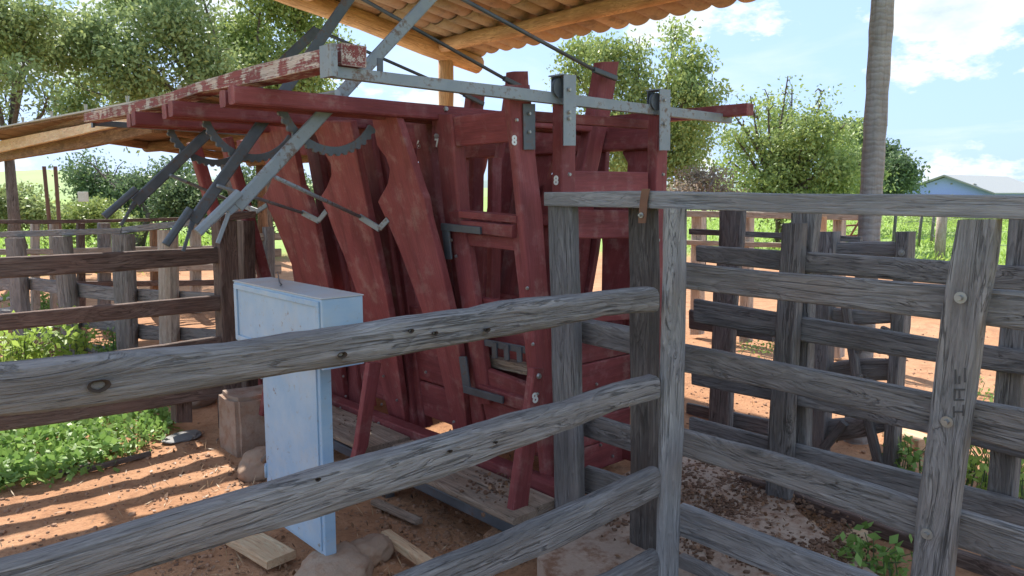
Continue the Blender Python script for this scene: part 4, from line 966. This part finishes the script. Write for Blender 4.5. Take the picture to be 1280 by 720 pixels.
# scattered clods, dung and pebbles (uncountable)
def scatter(name, pts, smin, smax, mat, flat=.6):
    V = []; Fc = []
    for p in pts:
        s_ = random.uniform(smin, smax) * random.choice((.6, .8, 1, 1.3)); a = random.uniform(0, 6.28); n = 5
        ring0 = []; b = len(V)
        for k in range(n):
            th = a + 2 * math.pi * k / n; r = s_ * random.uniform(.6, 1.1); V.append(p + Vector((math.cos(th) * r, math.sin(th) * r * random.uniform(.6, 1), -.004)))
        for k in range(n):
            th = a + .5 + 2 * math.pi * k / n; r = s_ * random.uniform(.45, .8); V.append(p + Vector((math.cos(th) * r, math.sin(th) * r, s_ * flat * random.uniform(.5, .9))))
        V.append(p + Vector((0, 0, s_ * flat)))
        for k in range(n):
            k2 = (k + 1) % n; Fc += [(b + k, b + k2, b + n + k), (b + k2, b + n + k2, b + n + k), (b + n + k, b + n + k2, b + 2 * n)]
    o = raw(name, V, Fc, mat, None, recalc=False); tag(o, None, None, None, 'stuff'); return o
def on_ground(px, py, z=None):
    p = hz(px, py, 0); p.z = ground_z(p.x, p.y) if z is None else z; return p
pts = [on_ground(random.uniform(0, 640), random.uniform(520, 735)) for _ in range(900)] + [on_ground(random.uniform(860, 1280), random.uniform(400, 640)) for _ in range(900)] + [on_ground(random.gauss(540, 60), random.gauss(640, 30)) for _ in range(500)]
scatter('soil_clods', pts, .006, .02, PEBM)
def in_pad(p):
    return True
dp = []
cents = [(random.uniform(840, 1060), random.uniform(580, 720)) for _ in range(26)] + [(880, 615), (905, 600), (900, 640), (930, 640), (870, 590), (1000, 690), (960, 690), (1030, 705), (780, 610), (770, 650)]
for c in cents:
    for _ in range(random.randint(30, 110)):
        x, y = random.gauss(c[0], 16), random.gauss(c[1], 9); pp = hz(x, y, .075)
        t_ = (x - 672) / 420
        if y > 575 and x > 690: dp.append(pp)
scatter('dry_dung', dp, .004, .018, CLODM, .4)
dp = [on_ground(random.uniform(0, 330), random.uniform(570, 730)) for _ in range(220)] + [on_ground(random.gauss(320, 30), random.gauss(600, 20)) for _ in range(160)] + [on_ground(random.gauss(1000, 50), random.gauss(660, 15)) for _ in range(250)] + [on_ground(random.gauss(930, 60), random.gauss(470, 25)) for _ in range(500)] + [hz(random.gauss(620, 25), random.gauss(605, 12), .156) for _ in range(60)] + [hz(random.gauss(445, 12), random.gauss(528, 6), .17) for _ in range(30)]
scatter('dark_litter', dp, .005, .015, CLODM, .5)

# ------------------------------------------------------------------ vegetation
def leaf_arrays(P, size, droop=.2, up=.35, aspect=.5):
    n = len(P); d = rng.normal(size=(n, 3)); d[:, 2] -= droop; d /= np.linalg.norm(d, axis=1)[:, None]
    nn = rng.normal(size=(n, 3)); nn[:, 2] += up; s = np.cross(d, nn); s /= np.linalg.norm(s, axis=1)[:, None] + 1e-9
    L = size * rng.uniform(.6, 1.25, n)[:, None]; Wd = L * aspect
    a = P; b = P + d * L * .45 + s * Wd * .5; c = P + d * L; e = P + d * L * .45 - s * Wd * .5
    return np.stack([a, b, c, e], 1).reshape(-1, 3)
def leaf_object(name, arr, mat, parent, origin):
    arr = arr - np.array(origin); n = len(arr) // 4
    me = bpy.data.meshes.new(name); me.vertices.add(len(arr)); me.vertices.foreach_set('co', arr.astype(np.float32).ravel())
    me.loops.add(len(arr)); me.loops.foreach_set('vertex_index', np.arange(len(arr), dtype=np.int32))
    me.polygons.add(n); me.polygons.foreach_set('loop_start', np.arange(0, len(arr), 4, dtype=np.int32))
    me.materials.append(mat); me.update(calc_edges=True); me.validate()
    return place(bpy.data.objects.new(name, me), Matrix.Translation(Vector(origin)), parent)
def cloud(c, rx, rz_, n, per=14, spread=.20, gap=.0, sd=0., droop=0.):
    out = []; k = max(1, n // per); tries = 0; m = 0
    while m < k and tries < k * 6:
        tries += 1
        v = rng.normal(size=3); v /= np.linalg.norm(v); r = rng.random() ** .42
        p = np.array([c[0] + v[0] * rx * r, c[1] + v[1] * rx * r, c[2] + v[2] * rz_ * r])
        if tries < k * 3 and (1.0 * noise.noise(Vector((p[0] * .55 + sd, p[1] * .55, p[2] * .7))) + .5 * noise.noise(Vector((p[0] * 1.5 + sd, p[1] * 1.5, p[2] * 1.8)))) < gap: continue
        q_ = rng.normal(size=(per, 3)) * spread
        if droop: q_[:, 2] = -np.abs(q_[:, 2]) * (1 + droop * 2)
        out.append(p + q_); m += 1
    return np.concatenate(out) if out else np.zeros((0, 3))
def tree(name, base_px, dist, blobs, nleaf, size, mat, label, group=None, gap=-.05, trunk_r=.16, droop=.2, spread=.2, lean=0.0, zbase=None):
    b = hd(base_px, 240, dist); b.z = ground_z(b.x, b.y) - .1
    t = thing(name, b, label, 'tree', group)
    cs = []
    for (px, py, rpx, wgt) in blobs:
        dd = dist + random.uniform(-.06, .06) * dist; c = hd(px, py, dd); rr = rpx / F_ * dist * (.80 if dist < 25 else .95) * random.uniform(.8, 1.1); cs.append((c, rr, wgt))
    tot = sum(w * r * r for _, r, w in cs)
    arr = np.concatenate([cloud(c, r, r * .85, int(nleaf * w * r * r / tot), 14, spread, gap, base_px, droop) for c, r, w in cs])
    # wood
    topz = max(c.z for c, _, _ in cs); mean = sum((c for c, _, _ in cs), Vector()) / len(cs)
    fork = b.lerp(Vector((mean.x, mean.y, 0)), .35); fork.z = b.z + max(1.2, (min(c.z for c, _, _ in cs) - b.z) * .75)
    mid = b.lerp(fork, .5) + Vector((random.uniform(-.1, .1), random.uniform(-.1, .1), 0))
    tube('trunk', [b, mid, fork], [trunk_r * 1.25, trunk_r, trunk_r * .8], TRUNK, t, 10, .15)
    parts = []
    for c, r, w in cs:
        m1 = fork.lerp(c, .5) + Vector((random.uniform(-.25, .25), random.uniform(-.25, .25), random.uniform(.0, .35)))
        parts.append(tube_data([fork, m1, c], [trunk_r * .5, trunk_r * .3, trunk_r * .12], 7, r, .1))
        for _ in range(5):
            v_ = Vector((random.gauss(0, 1), random.gauss(0, 1), random.gauss(.3, 1))).normalized()
            s0 = m1.lerp(c, random.uniform(.3, 1)); s1 = s0 + v_ * r * .5 + Vector((0, 0, .1)); s2 = s0 + v_ * r * .85
            parts.append(tube_data([s0, s1, s2], [trunk_r * .14, trunk_r * .09, .008], 5))
    V, Fc = merge(parts); raw('limbs', V, Fc, TRUNK, t, fork, recalc=False)
    leaf_object('crown', leaf_arrays(arr, size, droop), mat, t, mean)
    return t
G_ = 'trees around the corral'
tree('tree', 322, 16, [(110, 40, 62, 1), (170, 70, 60, 1.1), (215, 20, 65, 1), (150, -30, 70, .8), (260, 75, 55, 1), (240, -45, 70, .8), (100, 110, 45, 1.0), (185, 118, 45, 1)], 32000, .115, LEAF_A, 'big grey green tree rising behind the left shed roof', G_, .13, .13, .25, .19)
tree('tree', 330, 19, [(300, 30, 60, 1), (350, 75, 55, 1), (390, 25, 50, .7), (330, -35, 70, .8), (385, 100, 42, .9), (425, 55, 26, .35), (320, 110, 40, .8), (290, 90, 40, .9), (400, -40, 60, .6)], 27000, .125, LEAF_C, 'light green tree just left of the tiled roof corner, sky showing through its right edge', G_, .13, .13, .3, .2)
tree('tree', 5, 14, [(20, 35, 52, 1), (62, 60, 36, .9), (-30, 60, 60, 1), (25, 85, 34, .35), (50, 10, 34, .7), (5, 130, 30, .25), (60, 120, 24, .3), (-40, 0, 60, 1)], 17000, .105, LEAF_A, 'sparse grey green tree at the left edge with blue sky between its branches', G_, .05, .10, .25, .15)
tree('tree', 165, 21, [(130, 222, 45, .9), (180, 238, 48, 1.2), (235, 245, 45, 1.2), (280, 250, 42, 1.1), (110, 200, 34, .5), (215, 215, 40, .9), (320, 225, 45, 1), (160, 262, 40, .9), (300, 270, 36, 1), (370, 240, 40, .9)], 46000, .11, LEAF_B, 'dark low spreading tree seen beneath the shed roof at the left', G_, -.08, .14, .2)
tree('tree', 805, 17, [(725, 55, 34, .9), (765, 60, 38, 1), (745, 95, 30, .9), (715, 85, 22, .6), (800, 45, 26, .5), (845, 30, 24, .5), (800, 100, 34, .7), (862, 70, 34, 1), (878, 105, 26, 1), (840, 95, 30, .7), (865, 135, 30, .9), (820, 150, 36, .9), (775, 150, 34, .7), (850, 175, 34, 1), (800, 190, 36, .9), (770, 200, 24, .8), (740, 130, 22, .4)], 27000, .11, LEAF_C, 'slender tree with drooping foliage in the centre, just right of the tiled eave', G_, .09, .09, .9, .18)
tree('tree', 975, 23, [(935, 170, 34, .8), (975, 140, 34, 1), (1010, 155, 34, 1), (1045, 165, 28, .8), (960, 205, 34, .9), (1005, 200, 36, 1), (925, 205, 26, .6), (985, 175, 36, 1), (1040, 205, 34, 1), (960, 120, 16, .3), (1025, 130, 16, .4), (950, 235, 30, .8), (1010, 235, 34, .9), (900, 228, 24, .8), (915, 165, 14, .3), (1068, 190, 16, .5), (990, 108, 12, .25), (945, 135, 14, .3), (880, 232, 20, .6), (1085, 215, 22, .8), (1030, 180, 26, .9), (760, 232, 18, .5), (938, 120, 18, .3), (1030, 112, 16, .3), (985, 95, 12, .2), (915, 140, 14, .25), (1062, 150, 16, .5), (905, 195, 20, .5)], 22000, .14, LEAF_C, 'yellow green tree with a broad open crown left of the ringed trunk', G_, .08, .14, .3, .24)
tree('tree', 1085, 31, [(1060, 200, 30, 1), (1095, 190, 32, 1), (1125, 205, 26, 1), (1060, 165, 24, .9), (1030, 225, 30, 1), (1100, 225, 34, 1.1), (1140, 222, 14, .6), (1080, 160, 20, .7)], 26000, .16, LEAF_B, 'dark dense tree standing behind the ringed trunk', G_, -.15, .2, .2)
tree('tree', 880, 15, [(872, 222, 26, 1), (895, 212, 18, .7), (855, 232, 20, .7), (905, 235, 20, .7)], 4200, .07, LEAF_D, 'half bare brown shrub behind the left end of the right fence top rail', G_, .0, .06, .2, .15)
B_ = 'bushes behind the left corral'
tree('bush', 20, 17, [(10, 250, 32, 1), (45, 262, 26, 1), (-30, 255, 40, 1), (30, 235, 20, .7)], 7000, .11, LEAF_A, 'grey green bush at the left edge behind the pens', B_, -.15, .06, .1)
tree('bush', 95, 19, [(85, 268, 22, 1), (120, 262, 24, 1), (65, 272, 18, .8), (150, 275, 20, 1), (100, 250, 20, .7)], 7000, .11, LEAF_C, 'light green bush beneath the dark tree behind the rusty poles', B_, -.15, .06, .1)
for o in bpy.data.objects:
    if o.name.startswith('bush'): o['category'] = 'bush'
# plants near the corral
def plant(name, px, py, n, h, rad, size, mat, label, z0=None, group='weeds in the corral'):
    p = on_ground(px, py); t = thing(name, p, label, 'plant', group); arr = []; parts = []
    for k in range(n):
        a = random.uniform(0, 6.28); r = rad * math.sqrt(random.random()); tip = p + Vector((math.cos(a) * r, math.sin(a) * r, h * random.uniform(.55, 1.0)))
        m_ = p.lerp(tip, .55) + Vector((0, 0, h * .12)); parts.append(tube_data([p + Vector((math.cos(a), math.sin(a), 0)) * r * .7, m_, tip], [.004, .003, .002], 4))
        for j in range(13):
            q_ = p.lerp(tip, random.uniform(.2, 1.05)) + Vector((random.gauss(0, 1), random.gauss(0, 1), random.gauss(0, .6))) * size * .8; arr.append(tuple(q_))
    V, Fc = merge(parts); raw('stem', V, Fc, LEAF_B, t, p, recalc=False)['kind'] = 'stuff'
    leaf_object('foliage', leaf_arrays(np.array(arr), size, .15, 1.4, .62), mat, t, p); return t
plant('weed', 30, 470, 50, .55, .5, .075, LEAF_Y, 'tall bright yellow green leafy plant behind the brown rails at the left edge')
plant('weed', 95, 462, 16, .5, .2, .075, LEAF_Y, 'slender bright leafy shoot right of the tall yellow green plant')
plant('weed', 55, 405, 40, .5, .5, .06, LEAF_W, 'low green weed patch by the plank ramp in the left pens')
plant('weed', 145, 447, 24, .35, .3, .05, LEAF_W, 'small green weed at the foot of the round grey posts')
plant('weed', 1092, 716, 12, .20, .17, .055, LEAF_W, 'broad leaved green weed under the right fence boards near the bolted post')
plant('weed', 1245, 622, 42, .42, .35, .05, LEAF_Y, 'feathery light green weed right of the bolted post')
plant('weed', 1138, 590, 10, .28, .12, .05, LEAF_W, 'small green seedling left of the bolted post')
plant('weed', 1215, 520, 12, .16, .3, .035, LEAF_W, 'tiny weed tuft on the sunny soil right of the bolted post')
plant('weed', 1240, 495, 10, .14, .3, .035, LEAF_W, 'second tiny weed tuft on the sunny soil, farther back')
plant('weed', 1035, 445, 12, .2, .25, .035, LEAF_W, 'short grass tuft seen between the two dark posts')
plant('weed', 960, 440, 14, .14, .6, .035, LEAF_W, 'thin strip of green shoots on the soil behind the second dark post')
plant('weed', 175, 556, 10, .12, .15, .04, LEAF_W, 'small green sprout at the right tip of the weed carpet')
# weed carpet at the lower left
poly = [(-60, 498), (60, 500), (130, 506), (200, 508), (222, 520), (208, 545), (185, 560), (130, 578), (70, 597), (10, 612), (-60, 622)]
def inside(x, y):
    c = False; j = len(poly) - 1
    for i in range(len(poly)):
        xi, yi = poly[i]; xj, yj = poly[j]
        if (yi > y) != (yj > y) and x < (xj - xi) * (y - yi) / (yj - yi) + xi: c = not c
        j = i
    return c
P = []
while len(P) < 5200:
    x, y = random.uniform(-60, 225), random.uniform(495, 625)
    x2, y2 = x + random.gauss(0, 9), y + random.gauss(0, 6)
    if inside(x2, y2):
        g_ = on_ground(x, y); k = noise.noise(Vector((g_.x * 3, g_.y * 3, 1)))
        if k > -.28: P.append((g_.x, g_.y, g_.z + random.uniform(.005, .08 + .05 * k)))
o = leaf_object('weed_carpet', leaf_arrays(np.array(P), .058, -.1, 1.8, .7), LEAF_W, None, P[0]); o['kind'] = 'stuff'
def litter(name, pts, size, asp, mat):
    o = leaf_object(name, leaf_arrays(np.array(pts), size, .0, 9.0, asp), mat, None, pts[0]); o['kind'] = 'stuff'; return o
STRAWM = leaf_mat('dry_straw', (.30, .20, .11), (.42, .30, .18), (.50, .40, .27), .1); DRYLEAF = leaf_mat('dry_leaf', (.10, .055, .03), (.20, .11, .06), (.34, .21, .12), .1)
sp_ = [tuple(on_ground(random.uniform(0, 640), random.uniform(560, 740)) + ZD * .008) for _ in range(380)] + [tuple(on_ground(random.uniform(860, 1280), random.uniform(390, 640)) + ZD * .008) for _ in range(300)] + [tuple(on_ground(random.gauss(300, 60), random.gauss(600, 30)) + ZD * .008) for _ in range(300)]
litter('straw', sp_, .07, .07, STRAWM)
sp_ = [tuple(on_ground(random.uniform(180, 640), random.uniform(540, 740)) + ZD * .008) for _ in range(900)] + [tuple(hz(random.gauss(930, 70), random.gauss(640, 40), .085)) for _ in range(500)] + [tuple(on_ground(random.gauss(1000, 60), random.gauss(650, 14)) + ZD * .01) for _ in range(300)] + [tuple(hz(random.gauss(625, 22), random.gauss(605, 10), .16)) for _ in range(60)]
litter('dry_leaves', sp_, .032, .6, DRYLEAF)
# grass over the pasture and beyond the left pens
P = []
while len(P) < 26000:
    if random.random() < .6: x, y = random.uniform(840, 1300), 240 + 1.7 * F_ / random.uniform(11, 45)
    else: x, y = random.uniform(-20, 330), 240 + 1.7 * F_ / random.uniform(11.5, 30)
    g_ = on_ground(x, y); r = math.hypot(g_.x - 6, g_.y - 7) + 5 * noise.noise(Vector((g_.x * .5, g_.y * .5, 0)))
    if r > 12 and noise.noise(Vector((g_.x * .6, g_.y * .6, 4))) > -.25: P.append((g_.x, g_.y, g_.z + random.uniform(0, .22)))
o = leaf_object('grass', leaf_arrays(np.array(P), .16, -1.0, .3, .22), LEAF_Y, None, P[0]); o['kind'] = 'stuff'

P = []
for k in range(70):
    x = random.uniform(1090, 1420); d = random.uniform(34, 60); c_ = hd(x, 240, d); c_.z = ground_z(c_.x, c_.y); rr = random.uniform(.4, 1.1)
    for j in range(110): v_ = Vector((random.gauss(0, .6), random.gauss(0, .6), abs(random.gauss(0, .45)))) * rr; P.append(tuple(c_ + v_))
o = leaf_object('pasture_shrubs', leaf_arrays(np.array(P), .2, 0, .3, .5), LEAF_C, None, P[0]); o['kind'] = 'stuff'

# ------------------------------------------------------------------ ringed palm trunk, house, poles, box
tb_ = hz(1071, 548, 0); tb_.z = -.05
tt = thing('ringed_trunk', tb_, 'tall straight grey trunk with horizontal rings and a long vertical crack', 'tree trunk')
mR, ntR, bR = mat_new('ringed_bark'); q = NB(ntR); v = q.coords((1, 1, 1), False)
wv = q.n('ShaderNodeTexWave', bands_direction='Z'); q.l(v, wv.inputs['Vector']); wv.inputs['Scale'].default_value = 7.5; wv.inputs['Distortion'].default_value = 5.0; wv.inputs['Detail'].default_value = 3; wv.inputs['Detail Scale'].default_value = 2.0
a = q.noise(v, 6, 6, .65); vs = q.coords((40, 40, 3), False); stn = q.noise(vs, 1, 4, .6)
c = q.mix(q.ramp(a, [(.3, 0), (.7, 1)]), (.26, .235, .215), (.37, .35, .33)); c = q.mix(q.math('MULTIPLY', q.ramp(wv.outputs['Fac'], [(.0, 1), (.35, 0)]), .38), c, (.19, .165, .145))
c = q.mix(q.math('MULTIPLY', q.ramp(stn, [(.5, 0), (.7, 1)]), .45), c, (.12, .10, .085))
q.l(c, bR.inputs['Base Color']); bR.inputs['Roughness'].default_value = .95
q.bump(q.math('ADD', q.math('MULTIPLY', wv.outputs['Fac'], .35), a), .5, .015, bR)
V = []; Fc = []; n = 24; hs = np.arange(0, 9.01, .10)
for i, h in enumerate(hs):
    rr = .073 + .004 * noise.noise(Vector((0, 3, h * 2.3))) + .012 * max(0, 1 - h / 1.2) + .003 * math.sin(h * 41) - .0008 * h
    for k in range(n):
        th = 2 * math.pi * k / n; r = rr * (1 + .03 * noise.noise(Vector((math.cos(th), math.sin(th), h))))
        cr = abs((th - R(237) + .12 * math.sin(h * 2.1) + math.pi) % (2 * math.pi) - math.pi)
        if cr < .16 and h > .9: r *= .87
        V.append(Vector((math.cos(th) * r, math.sin(th) * r, h)))
for i in range(len(hs) - 1):
    for k in range(n): a_ = i * n + k; b_ = i * n + (k + 1) % n; Fc.append((a_, b_, b_ + n, a_ + n))
Fc.append(tuple(range((len(hs) - 1) * n, len(hs) * n)))
raw('trunk', [x + tb_ for x in V], Fc, mR, tt, tb_, smooth=True, recalc=False)

hb = hd(1183, 240, 110); hb.z = ground_z(hb.x, hb.y) - .3
hs_ = thing('farm_house', hb, 'distant low pale blue farm building with a broad gabled roof', 'house')
ux = right.normalized(); uy = Vector((-FX * 0 + FX, FY, 0)).normalized()
dx = (ux * .97 - uy * .25).normalized(); dy = (uy * .62 + ux * .80).normalized()
def hpt(u, w, z): return hb + dx * u + dy * w + ZD * (z - hb.z)
ez, rzz, hw, ln = 1.6, 4.05, 6.7, 21
raw('wall', [hpt(-hw + .6, 0, -1), hpt(hw - .6, 0, -1), hpt(hw - .6, 0, ez), hpt(0, 0, rzz - .12), hpt(-hw + .6, 0, ez), hpt(-hw + .6, ln, -1), hpt(hw - .6, ln, -1), hpt(hw - .6, ln, ez), hpt(0, ln, rzz - .12), hpt(-hw + .6, ln, ez)],
    [(0, 1, 2, 3, 4), (9, 8, 7, 6, 5), (1, 6, 7, 2), (0, 4, 9, 5)], BLUEWALL, hs_, hb)
rfv = []
for s_ in (-1, 1):
    A = [hpt(0, -1.2, rzz), hpt(s_ * hw, -1.2, ez - .15), hpt(s_ * hw, ln + 1, ez - .15), hpt(0, ln + 1, rzz)]
    raw('roof', A + [p + ZD * .15 for p in A], [(0, 1, 2, 3), (7, 6, 5, 4), (0, 4, 5, 1), (1, 5, 6, 2), (2, 6, 7, 3), (3, 7, 4, 0)], PALEROOF, hs_, A[0])
    beam('barge_board', hpt(0, -1.26, rzz), hpt(s_ * hw, -1.26, ez - .15), .22, .08, ZD, GREYFAS, hs_, wob=0)
    beam('soffit', hpt(s_ * 3.6, -.6, (rzz + ez) / 2 + .0), hpt(s_ * 4.0, -.6, (rzz + ez) / 2 - .1), .25, .4, ZD, GREYFAS, hs_, wob=0)
for u in (-1.4, .6): bbox_p = hpt(u, -.04, 2.9); raw('vent', *box_data(bbox_p, .12, .04, .12, dx, dy, ZD), GREYFAS, hs_, bbox_p)
for a, b, z_, lb in (((60, 338), (55, 208), 0, 'thin rusty iron pole leaning slightly at the far left'), ((70, 330), (69, 208), 0, 'second thin rusty pole right of the leaning one')):
    p0 = hd(a[0] + 2, 300, 11.5); p0.z = 0; p1 = hd(b[0], b[1], 11.5)
    t = tube('iron_pole', [p0, p0.lerp(p1, .5) + Vector((.02, .01, 0)), p1], .028, RUST, None, 8); tag(t, lb, 'pole', 'rusty poles')
bx = hd(104, 246, 17.0); o = raw('white_box', *box_data(bx, .09, .06, .11, ux, uy, ZD), WHITEP, None, bx, bevel=.01); tag(o, 'small white box hanging in the dark tree at the left', 'box')
